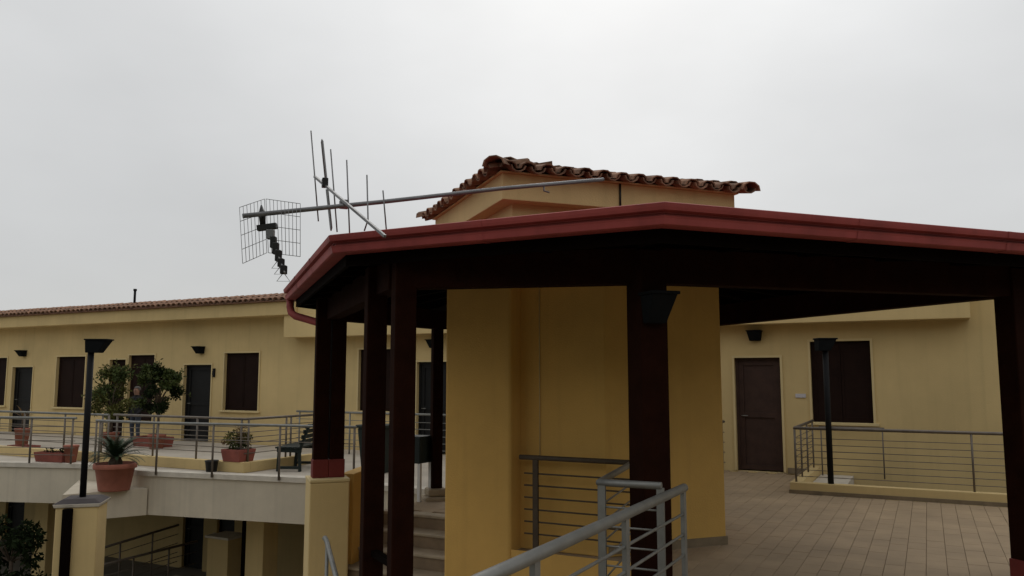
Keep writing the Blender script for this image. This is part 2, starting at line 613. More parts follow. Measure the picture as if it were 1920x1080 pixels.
def window(key, louvre=True):
    s0, s1, z0, z1 = openings[key]
    fr = MB()
    d0, d1 = -0.13, -0.075
    t = 0.055
    fr.wbox(s0, s0 + t, d0, d1, z0, z1); fr.wbox(s1 - t, s1, d0, d1, z0, z1)
    fr.wbox(s0 + t, s1 - t, d0, d1, z1 - t, z1); fr.wbox(s0 + t, s1 - t, d0, d1, z0, z0 + t)
    w = fr.build("window", "shutter_brown", bld)
    mid = (s0 + s1) / 2
    for a, b in ((s0 + t, mid - 0.004), (mid + 0.004, s1 - t)):
        m = MB()
        e = 0.035
        za, zb = z0 + t, z1 - t
        m.wbox(a, a + e, d0 + .01, d1 + .004, za, zb); m.wbox(b - e, b, d0 + .01, d1 + .004, za, zb)
        m.wbox(a + e, b - e, d0 + .01, d1 + .004, zb - e, zb); m.wbox(a + e, b - e, d0 + .01, d1 + .004, za, za + e)
        m.wbox(a + e + .001, b - e - .001, d0 + .012, d1 - .004, za + e + .001, zb - e - .001)
        m.wbox(a + e, b - e, d0 + .002, d0 + .009, za + e, zb - e)
        m.build("shutter", "shutter_brown", w)
    MB().wbox(s0 - 0.09, s1 + 0.09, -0.07, 0.06, z0 - 0.05, z0 - 0.001).build("sill", "plaster_trim", w, 0.006)
    trim(s0, s1, z0, z1, False, w)
    return w


def door(key, m_leaf, panels=2, ajar=False):
    s0, s1, z0, z1 = openings[key]
    d0, d1 = -0.16, -0.10
    t = 0.05
    zb = z0 + 0.013
    f_ = MB()
    f_.wbox(s0, s0 + t, d0, d1 + .02, zb, z1); f_.wbox(s1 - t, s1, d0, d1 + .02, zb, z1)
    f_.wbox(s0 + t, s1 - t, d0, d1 + .02, z1 - t, z1)
    dr = f_.build("door", m_leaf, bld)
    m = MB()
    a, b, top = s0 + t, s1 - t, z1 - t
    m.wbox(a, b, d0 + .005, d0 + .03, zb + .01, top)
    e = 0.09
    m.wbox(a, a + e, d0 + .031, d1 - .005, zb + .01, top); m.wbox(b - e, b, d0 + .031, d1 - .005, zb + .01, top)
    zs = [zb + .01] + [zb + (top - zb) * k / panels for k in range(1, panels)] + [top]
    for k, zz in enumerate(zs):
        q0 = zz if k == 0 else (zz - e / 2 if k < panels else zz - e)
        m.wbox(a + e, b - e, d0 + .031, d1 - .005, q0, q0 + e)
    leaf = m.build("leaf", m_leaf, dr)
    hx = a + 0.05
    MB().tube([W(hx, d1 - .005, zb + 1.0), W(hx, d1 + .04, zb + 1.0), W(hx + .11, d1 + .04, zb + 1.0)], 0.01, 6).build("handle", "steel_grey", dr)
    if not key.startswith("low"): trim(s0, s1, z0 + .013, z1, True, dr)
    return dr


for k in ("win0", "win1", "winx", "win2", "win3", "winR"): window(k)
door("door1", "door_black"); door("doorx", "shutter_brown"); door("door2", "door_black"); door("door3", "door_black")
door("doorR", "door_brown")
door("low_door", "door_black"); door("low_door2", "door_black")
s0, s1, z0, z1 = openings["low_win"]
w = MB()
w.wbox(s0, s0 + .05, -.13, -.08, z0, z1); w.wbox(s1 - .05, s1, -.13, -.08, z0, z1); w.wbox(s0 + .05, s1 - .05, -.13, -.08, z0, z0 + .05)
w = w.build("window", "shutter_brown", bld)
MB().wbox(s0 + .05, s1 - .05, -.12, -.105, z0 + .05, z1).build("pane", "black_plastic", w)
MB().wbox(s0 - .08, s1 + .08, -.07, .06, z0 - .05, z0 - .001).build("sill", "coping_stone", w)
# base band and expansion lines
MB().wbox(5.62, 6.02, 0.001, 0.02, 0.0, 0.1).build("skirting", "skirting", bld)

# barrel tile piece -------------------------------------------------------------


def barrel_mesh(name, L, r1, r2, seg=5, th=0.014, flip=False):
    """half barrel along +Y (downhill end at y=0), open side down (up when flip)"""
    vs, fs = [], []
    for y, r in ((0, r1), (L, r2)):
        for rr in (r, r - th):
            for k in range(seg + 1):
                a = math.pi * k / seg
                zz = math.sin(a) * rr * 0.8
                vs.append((math.cos(a) * rr, y, -zz if flip else zz))
    n = seg + 1
    o0_, i0, o1_, i1 = 0, n, 2 * n, 3 * n
    for k in range(seg):
        fs += [(o0_ + k, o0_ + k + 1, o1_ + k + 1, o1_ + k), (i0 + k, i1 + k, i1 + k + 1, i0 + k + 1),
               (o0_ + k, i0 + k, i0 + k + 1, o0_ + k + 1), (o1_ + k, o1_ + k + 1, i1 + k + 1, i1 + k)]
    fs += [(o0_, o1_, i1, i0), (o0_ + seg, i0 + seg, i1 + seg, o1_ + seg)]
    me = bpy.data.meshes.new(name)
    me.from_pydata(vs, [], fs)
    bm = bmesh.new(); bm.from_mesh(me); bmesh.ops.recalc_face_normals(bm, faces=bm.faces); bm.to_mesh(me); bm.free()
    me.materials.append(MATS["terracotta_tile"])
    return me


cover_me = barrel_mesh("roof_tile", 0.44, 0.088, 0.070)
chan_me = barrel_mesh("channel_tile", 0.44, 0.080, 0.094, flip=True)
ridge_me = barrel_mesh("ridge_tile", 0.42, 0.120, 0.098)

# tile edge of the left wing: one course of barrel tiles on a shallow bed
bed = MB()
bed.hexa([W(-23, .60, 3.585), W(-5.74, .60, 3.585), W(-5.74, .0, 3.585), W(-23, .0, 3.585)],
         [W(-23, .60, 3.60), W(-5.74, .60, 3.60), W(-5.74, .0, 3.76), W(-23, .0, 3.76)])
eave = bed.build("eave_course", "terracotta_tile", bld)
sl = (WN * -0.6 + UP * 0.16).normalized()
nrm = WD.cross(sl).normalized()
k = 0
s = -20.6
while s < -5.8:
    jx = rng.uniform(-.008, .008)
    piece("roof_tile", cover_me, frame(W(s + jx, .66 + rng.uniform(-.012, .012), 3.615), WD, sl, nrm), eave)
    s += 0.2
# second course and dark ridge strip above it, joined
sec = MB()
s = -20.5
while s < -5.8:
    m4 = frame(W(s, .30, 3.715 + rng.uniform(-.005, .008)), WD, sl, nrm)
    sec.add([m4 @ v.co for v in cover_me.vertices], [list(p.vertices) for p in cover_me.polygons])
    s += 0.2
tag(sec.build("upper_course", "terracotta_tile", eave), kind="stuff")
MB().wbox(-23, -5.74, -.20, .10, 3.70, 3.81).build("ridge_flashing", "roofing_felt", bld)

tag(MB().tube([W(-12.1, .1, 3.8), W(-12.1, .1, 4.19)], .035, 8).tube([W(-12.1, .1, 4.17), W(-12.1, .1, 4.23)], .05, 8)
    .build("vent_pipe", "black_metal"), "short dark vent pipe sticking up from the tiled roof edge", "pipe")

# ------------------------------------------------------------------ stair tower under and above the porch roof
tw = thing("stair_tower", P(1.3, 4.0, LOW), "ochre stair tower with overhanging band and clay tile roof", "tower")
U0, U1, V0, V1 = 0.06, 2.45, 2.92, 5.10
# plan of the tower shaft: chamfered corner parallel to the building
O_CH = 7.75
# intersection of the chamfer plane with the front face v = V0
best = min((abs((P(u / 1000, V0) - W0).dot(WN) - O_CH), u / 1000) for u in range(0, 2400))
ui = best[1]
shaft = [P(ui, V0), P(U1, V0), P(U1, V1), W(3.3, 5.9), W(3.3, O_CH)]
MB().prism(shaft, -0.0285, 2.9).build("shaft_wall", "plaster_shade_tint", tw, 0.01)
MB().wbox(3.295, 4.10, O_CH - .05, 7.966, LOW, 2.9).build("pilaster", "plaster_shade_tint", tw, 0.03)
MB().pbox(U0, U1, V0, V1, 2.902, 3.47).build("upper_wall", "plaster_yellow", tw)
OV = 0.16
band = MB().pbox(U0 - OV, U1 + OV - .04, V0 - OV, V1 + OV, 3.445, 3.705).build("band", "plaster_yellow", tw, 0.008)
MB().pbox(ui + .02, U1 + .012, V0 - .014, V0 - .001, 0.0, 0.085).build("skirting", "skirting", tw)
MB().tube([P(1.17, V0 - OV - .012, 3.70), P(1.17, V0 - OV - .012, 3.45)], .011, 6).build("cable", "black_plastic", tw)
MB().tube([W(4.33, O_CH + .008, 2.9), W(4.33, O_CH + .008, 0.9)], .006, 6).build("cable", "plaster_trim", tw)

# clay roof: hip at the near corner, gable at the right end
ET = 0.25
eu0, eu1, ev0, ev1 = U0 - ET, U1 + ET - .04, V0 - ET, V1 + ET
vm = (ev0 + ev1) / 2
run = vm - ev0
ze, zr = 3.715, 3.715 + run * 0.25
A_, B_, C_, D_ = P(eu0, ev0, ze), P(eu1, ev0, ze), P(eu1, ev1, ze), P(eu0, ev1, ze)
E_, F_ = P(eu0 + run, vm, zr), P(eu1, vm, zr)
dk = MB()
ins = [P(eu0 + .07, ev0 + .07, ze + .012), P(eu1 - .07, ev0 + .07, ze + .012), P(eu1 - .07, ev1 - .07, ze + .012), P(eu0 + .07, ev1 - .07, ze + .012)]
lowr = [p - UP * 0.018 for p in ins]
dk.add(ins + [E_, F_ - PU * .1] + lowr, [(0, 1, 5, 4), (2, 3, 4, 5), (3, 0, 4), (1, 2, 5), (9, 8, 7, 6), (0, 6, 7, 1), (1, 7, 8, 2), (2, 8, 9, 3), (3, 9, 6, 0)])
roof = dk.build("roof", "terracotta_tile", tw)
EXP = 0.36
MB().pbox(eu0 + .06, eu1 - .06, ev0 + .06, ev1 - .06, ze - .0095, ze + .004).build("soffit_board", "plaster_yellow", tw)


def tile_face(o, along, uphill, n_along, length, ok):
    nr_ = along.cross(uphill).normalized()
    rows = 4
    for r_ in range(rows):
        for i in range(n_along):
            x = (i + 0.5) * length / n_along
            for me, dx, lift in ((cover_me, 0, 0.020), (chan_me, length / n_along / 2, 0.050)):
                xx = x + dx
                y = r_ * EXP
                if xx > length + .02 or not ok(xx, y + 0.2): continue
                jit = rng.uniform(-.015, .015)
                p = o + along * (xx + rng.uniform(-.006, .006)) + uphill * (y - 0.05 + jit) + nr_ * (lift + r_ * 0.006 + rng.uniform(-.005, .007))
                piece(me.name, me, frame(p, along, (uphill + nr_ * -0.02).normalized(), nr_), roof)


up_f = (PV * run + UP * (zr - ze)).normalized()
up_l = (PU * run + UP * (zr - ze)).normalized()
tile_face(A_, PU, up_f, 14, (B_ - A_).length, lambda x, y: x > y - 0.12 and y < run * 1.03)
tile_face(D_, -PV, up_l, 12, (D_ - A_).length, lambda x, y: y - 0.12 < x < (D_ - A_).length - y + 0.12 and y < run * 1.03)
# caps on hips and ridge


def caps(a, b, lift, start=-0.08):
    t = (b - a).normalized()
    side = t.cross(UP).normalized()
    nr_ = side.cross(t)
    d_ = start
    while d_ < (b - a).length - 0.1:
        p = a + t * d_ + nr_ * (lift + rng.uniform(-.008, .012))
        piece("ridge_tile", ridge_me, frame(p, side, (t - nr_ * 0.05).normalized(), (nr_ + t * 0.05).normalized()), roof)
        d_ += 0.335


caps(A_, E_, 0.035)
caps(D_, E_, 0.03)
caps(F_ + PU * .04, E_, 0.03)
# gable edge at the right
caps(B_, F_, 0.03)

# ------------------------------------------------------------------ porch
porch = thing("timber_porch", P(1.3, 1.0, 0), "dark timber porch with red metal gutter round the stair tower", "porch")
poly = [(0, 0), (-1.8, 1.95), (-1.8, 6.15), (0, 8.1), (4.35, 8.1), (4.35, 0)]       # clockwise
ZE = 2.85
apex = P(1.27, 4.05, ZE + 0.40)
rfm = MB()
ring = [P(u, v, ZE - 0.035) for u, v in poly]
n = len(ring)
top = [p for p in ring] + [apex]
bot = [p - UP * 0.03 for p in ring] + [apex - UP * 0.03]
rfm.add(top + bot, [((i + 1) % n, i, n) for i in range(n)] + [(n + 1 + i, n + 1 + (i + 1) % n, 2 * n + 1) for i in range(n)] +
        [(i, (i + 1) % n, n + 1 + (i + 1) % n, n + 1 + i) for i in range(n)])
rfm.build("roof_sheet", "red_metal", porch)
# ceiling boards just below
cb = MB()
ring2 = [P(1.27 + (u - 1.27) * 0.975, 4.05 + (v - 4.05) * 0.975, ZE - 0.09) for u, v in poly]
top2 = ring2 + [apex - UP * 0.075]
bot2 = [p - UP * 0.025 for p in ring2] + [apex - UP * 0.10]
cb.add(top2 + bot2, [((i + 1) % n, i, n) for i in range(n)] + [(n + 1 + i, n + 1 + (i + 1) % n, 2 * n + 1) for i in range(n)] +
       [(i, (i + 1) % n, n + 1 + (i + 1) % n, n + 1 + i) for i in range(n)])
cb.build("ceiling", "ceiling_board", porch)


def sweep(pts2, prof, closed=True):
    """extrude a (outward, z) profile along a clockwise plan polygon with mitred corners"""
    m = MB()
    n_ = len(pts2)
    P2 = [Vector((p.x, p.y, 0)) for p in pts2]
    nrm_ = []
    for i in range(n_):
        a, b = P2[i], P2[(i + 1) % n_]
        t = (b - a).normalized()
        nrm_.append(Vector((-t.y, t.x, 0)))         # outward for clockwise order
    vs = []
    for i in range(n_):
        na, nb = nrm_[i - 1], nrm_[i]
        mi = (na + nb).normalized()
        mi = mi / max(0.3, mi.dot(nb))
        for (d_, z) in prof:
            vs.append(P2[i] + mi * d_ + UP * z)
    k_ = len(prof)
    fs = []
    for i in range(n_ if closed else n_ - 1):
        i2 = (i + 1) % n_
        for q in range(k_):
            q2 = (q + 1) % k_
            fs.append((i * k_ + q, i2 * k_ + q, i2 * k_ + q2, i * k_ + q2))
    return m.add(vs, fs)


ppts = [P(u, v) for u, v in poly]
gz = ZE
gut = [(-0.10, gz - 0.145), (0.0, gz - 0.145), (0.012, gz - 0.138), (0.020, gz - 0.10), (0.026, gz - 0.086), (-0.012, gz - 0.078), (-0.012, gz - 0.060),
       (0.036, gz - 0.050), (0.042, gz - 0.030), (0.046, gz - 0.006), (0.036, gz + 0.0), (0.028, gz - 0.01), (-0.02, gz - 0.04), (-0.10, gz - 0.04)]
gutter = sweep(ppts, gut).build("gutter", "red_metal", porch)
for i in range(6):
    a_, b_ = ppts[i], ppts[(i + 1) % 6]
    L_ = (b_ - a_).length
    for q in range(1, int(L_ / 1.45) + 1):
        c_ = a_.lerp(b_, q * 1.45 / L_ - .12 / L_)
        t_ = (b_ - a_).normalized()
        o_ = Vector((-t_.y, t_.x, 0))
        jm = MB()
        k_ = len(gut)
        ring_ = []
        for e_ in (-.022, .022):
            ring_ += [c_ + t_ * e_ + o_ * (d_ + (.0035 if d_ > -.05 else 0)) + UP * (z_ - (.003 if z_ < gz - .1 else 0)) for d_, z_ in gut[:11]]
        jm.add(ring_, [(x_, x_ + 1, 11 + x_ + 1, 11 + x_) for x_ in range(10)])
        jm.build("joint_sleeve", "red_metal", gutter)
# soffit edge board behind the gutter
sweep([P(1.27 + (u - 1.27) * 0.965, 4.05 + (v - 4.05) * 0.965) for u, v in poly],
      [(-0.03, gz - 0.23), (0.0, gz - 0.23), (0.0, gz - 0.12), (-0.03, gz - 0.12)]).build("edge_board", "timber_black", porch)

ZB0, ZB1 = 2.43, 2.70
beam_nodes = [(0.354, 0.85), (-1.30, 1.86), (-1.30, 5.62), (0.41, 6.98), (3.76, 7.0), (3.80, 0.62)]
for i in range(6):
    a, b = beam_nodes[i], beam_nodes[(i + 1) % 6]
    A, B = P(*a), P(*b)
    t = (B - A).normalized()
    h = (ZB1 - ZB0)
    MB().bar(A + t * .03 + UP * (ZB0 + h / 2 + (i % 2) * .003), B - t * .03 + UP * (ZB0 + h / 2 + (i % 2) * .003), 0.15, h).build("beam", "timber_brown", porch, 0.008)
# rafters radiating to the tower
ctr = P(1.27, 4.05)
peri = []
for i in range(6):
    a, b = Vector((*poly[i], 0)), Vector((*poly[(i + 1) % 6], 0))
    L = (b - a).length
    m_ = max(2, round(L / 0.85))
    for q in range(m_):
        peri.append(a + (b - a) * q / m_)
for a in peri:
    p = P(1.27 + (a.x - 1.27) * 0.94, 4.05 + (a.y - 4.05) * 0.94)
    q = P(1.27 + (a.x - 1.27) * 0.36, 4.05 + (a.y - 4.05) * 0.36)
    zp, zq = ZE - 0.175 + 0.06 * 0.4, ZE - 0.175 + 0.64 * 0.4
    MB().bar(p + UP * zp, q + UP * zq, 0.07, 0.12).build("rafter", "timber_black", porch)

PS = 0.17


def post(u, v, zb, size=PS, red=True, m="timber_brown"):
    c_ = P(u, v)
    o = MB().cbox(c_, PU, PV, size, size, zb + (0.20 if red else 0), ZB1 - 0.02).build("post", m, porch, 0.01)
    if red:
        MB().cbox(c_, PU, PV, size + .018, size + .018, zb, zb + 0.215).build("post_base", "red_base", o, 0.008)
    return o


post(0.354, 0.85, 0.0, 0.222)
post(-1.27, 1.80, -1.9, PS, False)
post(-1.36, 2.48, -1.7, PS, False)
post(-1.405, 5.60, 0.545)
post(-1.215, 5.60, 0.545)
post(0.41, 6.98, 0.06, 0.15, False)
post(3.845, 0.62, 0.0, 0.19)
post(4.08, 0.66, 0.0, 0.19)
post(3.73, 7.0, 0.0, 0.17)
# tie between the pair of front posts
MB().bar(P(-1.28, 1.89, 0.30), P(-1.35, 2.39, 0.30), 0.06, 0.05).build("post_tie", "timber_black", porch)
# short outlets seen under the ceiling
# downpipe swinging from the gutter corner to the post
dpt = [P(-1.76, 6.10, 2.72), P(-1.76, 6.10, 2.62), P(-1.745, 6.07, 2.545), P(-1.70, 6.00, 2.50), P(-1.46, 5.84, 2.42), P(-1.42, 5.66, 2.37)]
MB().tube(dpt, 0.047, 10).build("downpipe", "red_metal", porch)

# plinth and low walls by the stair
pl_ = thing("post_plinth", P(-1.29, 5.55, LOW), "yellow plastered plinth under the red-footed post pair beside the stair", "plinth")
MB().cbox(P(-1.31, 5.60), PU, PV, 0.46, 0.46, LOW, 0.505).build("shaft", "plaster_yellow", pl_, 0.015)
MB().cbox(P(-1.31, 5.60), PU, PV, 0.47, 0.47, 0.507, 0.545).build("cap", "plaster_trim", pl_, 0.01)
ca, cb_ = P(-1.06, 5.70), P(-0.60, 6.35)
tt = (cb_ - ca).normalized(); ss = Vector((-tt.y, tt.x, 0))
pw_ = MB()
pw_.hexa([ca - ss * .09 + UP * LOW, ca + ss * .09 + UP * LOW, cb_ + ss * .09 + UP * LOW, cb_ - ss * .09 + UP * LOW][::-1],
         [ca - ss * .09 + UP * .56, ca + ss * .09 + UP * .56, cb_ + ss * .09 + UP * .60, cb_ - ss * .09 + UP * .60][::-1])
tag(pw_.build("parapet", "plaster_shade_tint", loc=ca + UP * LOW, bevel=0.01), "short shaded ochre parapet running back from the plinth", "wall")
fp = MB().cbox(P(0.41, 6.98), PU, PV, 0.40, 0.40, -0.03, 0.05)
fp.cbox(P(0.41, 6.98), PU, PV, 0.28, 0.28, 0.051, 0.16)
tag(fp.build("post_footing", "step_stone", loc=P(0.41, 6.98, -0.03), bevel=0.03), "small stone footing under the thin rear post at the stair top", "footing")

# ------------------------------------------------------------------ stairs down to the yard
st = thing("stone_stair", W(2.4, 6.65, LOW), "stone stair dropping between the plinth and the tower", "stair")
for k in range(18):
    zt = -0.17 * (k + 1)
    o0 = 6.652 + 0.30 * k
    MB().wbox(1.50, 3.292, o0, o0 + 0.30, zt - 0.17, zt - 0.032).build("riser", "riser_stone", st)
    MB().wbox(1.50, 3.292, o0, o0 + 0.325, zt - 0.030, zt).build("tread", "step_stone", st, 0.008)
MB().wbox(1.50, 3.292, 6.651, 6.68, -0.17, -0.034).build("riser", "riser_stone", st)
MB().wbox(1.50, 3.292, 6.50, 6.70, -0.031, 0.004).build("tread", "step_stone", st, 0.008)

# ------------------------------------------------------------------ railings


def railing(name, label, pts, posts, rails, h=0.95, r_top=0.024, r_post=0.02, r_rail=0.008, m="steel_bronze", m_top=None, post_flat=False,
            group=None, drop=0.0, clear=0.10, over=0.0):
    """pts: polyline on the base line (world, with z); posts: list of (segment, fraction)"""
    t = thing(name, pts[0], label, "railing", group)
    tops = [p + UP * h for p in pts]
    if over:
        tops[0] = tops[0] - (tops[1] - tops[0]).normalized() * over
    MB().tube(tops, r_top, 10).build("handrail", m_top or m, t)
    for seg_, fr_ in posts:
        b = pts[seg_].lerp(pts[seg_ + 1], fr_)
        if post_flat:
            d_ = (pts[seg_ + 1] - pts[seg_]); d_.z = 0; d_.normalize()
            MB().bar(b - UP * drop, b + UP * (h - r_top * .5), r_post * 2.2, r_post * 1.1, side=d_).build("post", m, t)
        else:
            MB().tube([b - UP * drop, b + UP * (h - r_top * .5)], r_post, 8).build("post", m, t)
    for q in range(rails):
        z = clear + (h - clear - 0.10) * (q + 0.5) / rails
        MB().tube([p + UP * z for p in pts], r_rail, 6, radii=None).build("rail", m, t)
    return t


# terrace slab edge, left run and right run
nl = [Vector((-12.6, 16.75, 0.03)), Vector((-10.3, 16.30, 0.03)), Vector((-8.62, 16.02, 0.03))]
railing("terrace_railing", "grey steel railing on the slab edge left of the lamp pole", nl, [(0, .1), (0, .55), (0, .99), (1, .42), (1, .96)], 5, h=0.89, m="steel_bronze", m_top="steel_grey")
nr2 = [Vector((-7.98, 15.55, 0.03)), Vector((-6.80, 14.93, 0.03)), Vector((-6.50, 14.78, 0.03)), Vector((-3.95, 13.98, 0.03)), Vector((-2.6, 13.52, 0.03))]
railing("terrace_railing", "grey steel railing on the slab edge between the cycad pot and the bench", nr2,
        [(0, .01), (0, .09), (2, 0.02), (2, .47), (2, .98), (3, .98)], 1, h=0.87, m="steel_bronze", m_top="steel_grey", clear=0.42, drop=0.06)

# far railing on its kerb: runs along the facade, turns back towards it
kerb = MB()
kerb.wbox(-20.0, -3.05, 4.44, 4.60, 0.014, 0.20)
kerb.wbox(-3.21, -3.05, 2.4, 4.438, 0.014, 0.197)
tag(kerb.build("terrace_kerb", "plaster_yellow", loc=W(-8, 4.5, 0.014), bevel=0.008), "low yellow kerb under the rear terrace railing", "kerb")
fr = [W(-19.5, 4.52, .20), W(-6.9, 4.52, .20)]
railing("rear_railing", "steel railing on the low kerb in front of the two bushes", fr, [(0, k / 9.0) for k in range(10)] + [(0, .985)], 5, h=0.76, m="steel_bronze", m_top="steel_grey")
fr = [W(-6.75, 4.52, .20), W(-3.13, 4.52, .20), W(-3.13, 2.4, .20)]
railing("rear_railing", "steel railing that turns the kerb corner behind the square red planter", fr,
        [(0, 0.03), (0, .33), (0, .66), (0, .975), (1, .04), (1, .5), (1, .56), (1, .98)], 6, h=0.77, m="steel_bronze")
# railing below the middle window
fr = [W(-5.2, 0.9, .012), W(-0.6, 0.9, .012)]
railing("wall_railing", "pale steel railing under the middle window behind the posts", fr, [(0, .02), (0, .34), (0, .66), (0, .98)], 5, h=0.92, m="steel_grey")

# right hand kerb and railings
kr = MB()
kr.wbox(6.03, 13.0, 2.42, 2.57, 0.0, 0.165)
kr.wbox(6.03, 6.18, 0.12, 2.418, 0.0, 0.162)
tag(kr.build("porch_kerb", "plaster_yellow", loc=W(8, 2.5, 0), bevel=0.008), "low yellow kerb on the paved porch floor at the right", "kerb")
MB_sk = MB().wbox(6.015, 13.0, 2.572, 2.585, 0.0, 0.055)
tag(MB_sk.build("kerb_skirting", "skirting"), kind="structure")
fr = [W(6.11, 0.25, .165), W(6.11, 2.49, .165), W(12.6, 2.49, .165)]
railing("kerb_railing", "slim steel railing on the kerb in front of the shuttered window", fr,
        [(0, .05), (0, .38), (0, .70), (0, .985), (1, .0), (1, .36), (1, .66)], 7, h=0.80, m="steel_bronze", r_rail=0.0055, r_post=0.015, clear=0.04)
fr = [W(6.2, 0.20, .012), W(7.25, 0.20, .012)]
railing("sill_railing", "short low rail under the sill of the shuttered window", fr, [(0, .03), (0, .97)], 1, h=0.84, m="steel_bronze", r_post=0.012)
fr = [W(4.25, 0.9, .0), W(4.6, 0.45, .0)]
railing("door_railing", "short dark railing left of the closed brown door", fr, [(0, .1), (0, .9)], 4, h=0.92, m="steel_bronze")

# railing against the tower and the returns round the front post
fr = [W(4.22, 7.90, .0), W(5.50, 7.90, .0)]
railing("tower_railing", "dark bronze railing in front of the shaded tower wall", fr, [(0, .10), (0, .97)], 6, h=0.92, m="steel_dark", r_top=0.026, r_post=0.026, r_rail=0.009, post_flat=True, drop=0.06, over=0.05)
fr = [W(5.54, 7.98, .0), W(5.84, 9.97, .0), W(6.29, 9.95, .0)]
railing("corner_railing", "grey steel railing that turns the corner round the front post", fr, [(0, .985), (1, .05), (1, .98)], 6, h=1.0, m="steel_grey", r_top=0.026, r_post=0.023, r_rail=0.008, post_flat=True)
fr = [W(6.45, 9.96, .0), W(6.44, 15.0, .0)]
railing("foreground_railing", "pale grey steel railing running towards the viewer in the foreground", fr,
        [(0, .006), (0, .235), (0, .46), (0, .70), (0, .95)], 6, h=1.0, m="steel_grey", r_top=0.029, r_post=0.024, r_rail=0.009, post_flat=True, drop=0.03)
# wall handrail of the stair
hr = thing("stair_handrail", Vector((-1.79, 8.0, 0.17)), "thin steel handrail coming off the plinth down the stair", "handrail")
MB().tube([Vector((-1.86, 8.16, 0.15)), Vector((-1.83, 8.05, 0.175)), Vector((-1.79, 7.95, 0.165)), Vector((-1.48, 7.0, 0.03)), Vector((-0.9, 5.2, -1.0))], 0.024, 8).build("tube", "steel_grey", hr)
MB().tube([Vector((-1.78, 7.93, 0.15)), Vector((-1.78, 7.93, -1.5))], 0.018, 8).build("post", "steel_grey", hr)

# ------------------------------------------------------------------ pillar with lamp post
PC = Vector((-6.56, 12.5, 0))
pil = thing("yard_pillar", PC + UP * LOW, "square yellow pillar with stone cap carrying the tall lamp pole", "pillar")
px_, py_ = Vector((math.cos(R(14)), math.sin(R(14)), 0)), Vector((-math.sin(R(14)), math.cos(R(14)), 0))
MB().cbox(PC, px_, py_, 0.58, 0.58, LOW, -0.20).build("shaft", "plaster_yellow", pil, 0.015)
cp = MB()
for z0_, z1_, e0, e1 in ((-0.198, -0.145, 0.62, 0.65), (-0.144, -0.085, 0.65, 0.44)):
    a_ = [PC + px_ * (x * e0 / 2) + py_ * (y * e0 / 2) + UP * z0_ for x, y in ((-1, -1), (1, -1), (1, 1), (-1, 1))]
    b_ = [PC + px_ * (x * e1 / 2) + py_ * (y * e1 / 2) + UP * z1_ for x, y in ((-1, -1), (1, -1), (1, 1), (-1, 1))]
    m = MB().hexa(a_, b_)
    m.build("cap", "coping_stone" if e1 > e0 else "roofing_felt", pil, 0.008)
q_ = PC - px_ * 0.11 - py_ * 0.335
MB().cbox(q_, px_, py_, 0.135, 0.09, LOW, -0.205).build("downpipe", "timber_black", pil, 0.02)


def lamp_head(parent, c_, fx, fy, w, d_top, d_bot, h):
    """wedge shaped lantern: wide lid, narrow foot; fx across, fy outwards"""
    b_ = [c_ + fx * (x * w * 0.40) + fy * y + UP * (-h) for x, y in ((-1, 0), (1, 0), (1, d_bot), (-1, d_bot))]
    t_ = [c_ + fx * (x * w * 0.5) + fy * y for x, y in ((-1, 0), (1, 0), (1, d_top), (-1, d_top))]
    head = MB().hexa(b_, t_).build("lantern", "lamp_grey", parent, 0.006)
    l_ = [c_ + fx * (x * (w * .5 + .012)) + fy * y + UP * .001 for x, y in ((-1, -.012), (1, -.012), (1, d_top + .015), (-1, d_top + .015))]
    MB().hexa(l_, [p + UP * .022 for p in l_]).build("lid", "lamp_grey", parent, 0.004)
    return head


lp = thing("lamp_post", PC + UP * -0.085, "tall black lamp pole with wedge lantern standing on the yellow pillar", "lamp post", "yard lamp posts")
MB().tube([PC + UP * -0.085, PC + UP * 2.16], 0.047, 12).build("pole", "black_metal", lp)
lamp_head(lp, PC + Vector((-0.05, 0, 2.30)), Vector((0, 1, 0)), Vector((1, 0, 0)), 0.22, 0.33, 0.20, 0.19)
LPR = W(6.60, 2.495, .165)
lp = thing("lamp_post", LPR, "black lamp pole on the kerb in front of the shuttered right window", "lamp post", "yard lamp posts")
MB().tube([LPR, LPR + UP * 2.0], 0.043, 12).build("pole", "black_metal", lp)
lamp_head(lp, LPR + Vector((-0.13, 0, 2.13)), Vector((0, 1, 0)), Vector((1, 0, 0)), 0.2, 0.27, 0.18, 0.17)


def wall_lamp(label, s_, z_):
    c_ = W(s_, 0.001, z_)
    t = thing("wall_lamp", c_, label, "wall lamp", "wedge lamps on the facade")
    lamp_head(t, c_, WD, WN, 0.24, 0.25, 0.12, 0.17)
    MB().wbox(s_ - .05, s_ + .05, .001, .012, z_ - .14, z_ - .03).build("back_plate", "black_metal", t)


wall_lamp("dark wedge wall lamp above the leftmost dark door", -17.25, 2.53)
wall_lamp("dark wedge wall lamp above the dark door left of the bare brown shutters", -9.42, 2.52)
wall_lamp("dark wedge wall lamp half hidden beside the thin rear porch post", -1.95, 2.55)
wall_lamp("dark wedge wall lamp above the closed brown door", 5.13, 2.57)
# lamp on the front post
c_ = P(0.334, 0.735, 2.33)
t = thing("post_lamp", c_, "grey wedge lamp fixed high on the front porch post", "wall lamp")
lamp_head(t, c_, PU, -PV, 0.20, 0.19, 0.06, 0.20)
# bell plate by the brown door
m = MB().wbox(5.80, 5.98, .001, .02, 1.36, 1.43)
tag(m.build("door_plate", "plate_plastic", loc=W(5.9, .01, 1.4), bevel=0.004), "small pale plate on the wall between brown door and window", "plate")
m = MB().wbox(-8.93, -8.88, .001, .05, 1.72, 1.95)
m.wbox(-8.97, -8.94, .001, .03, 1.78, 1.88)
tag(m.build("door_bell", "black_metal", loc=W(-8.9, .02, 1.8)), "small dark bell bracket right of the black door with the lamp above", "bracket")

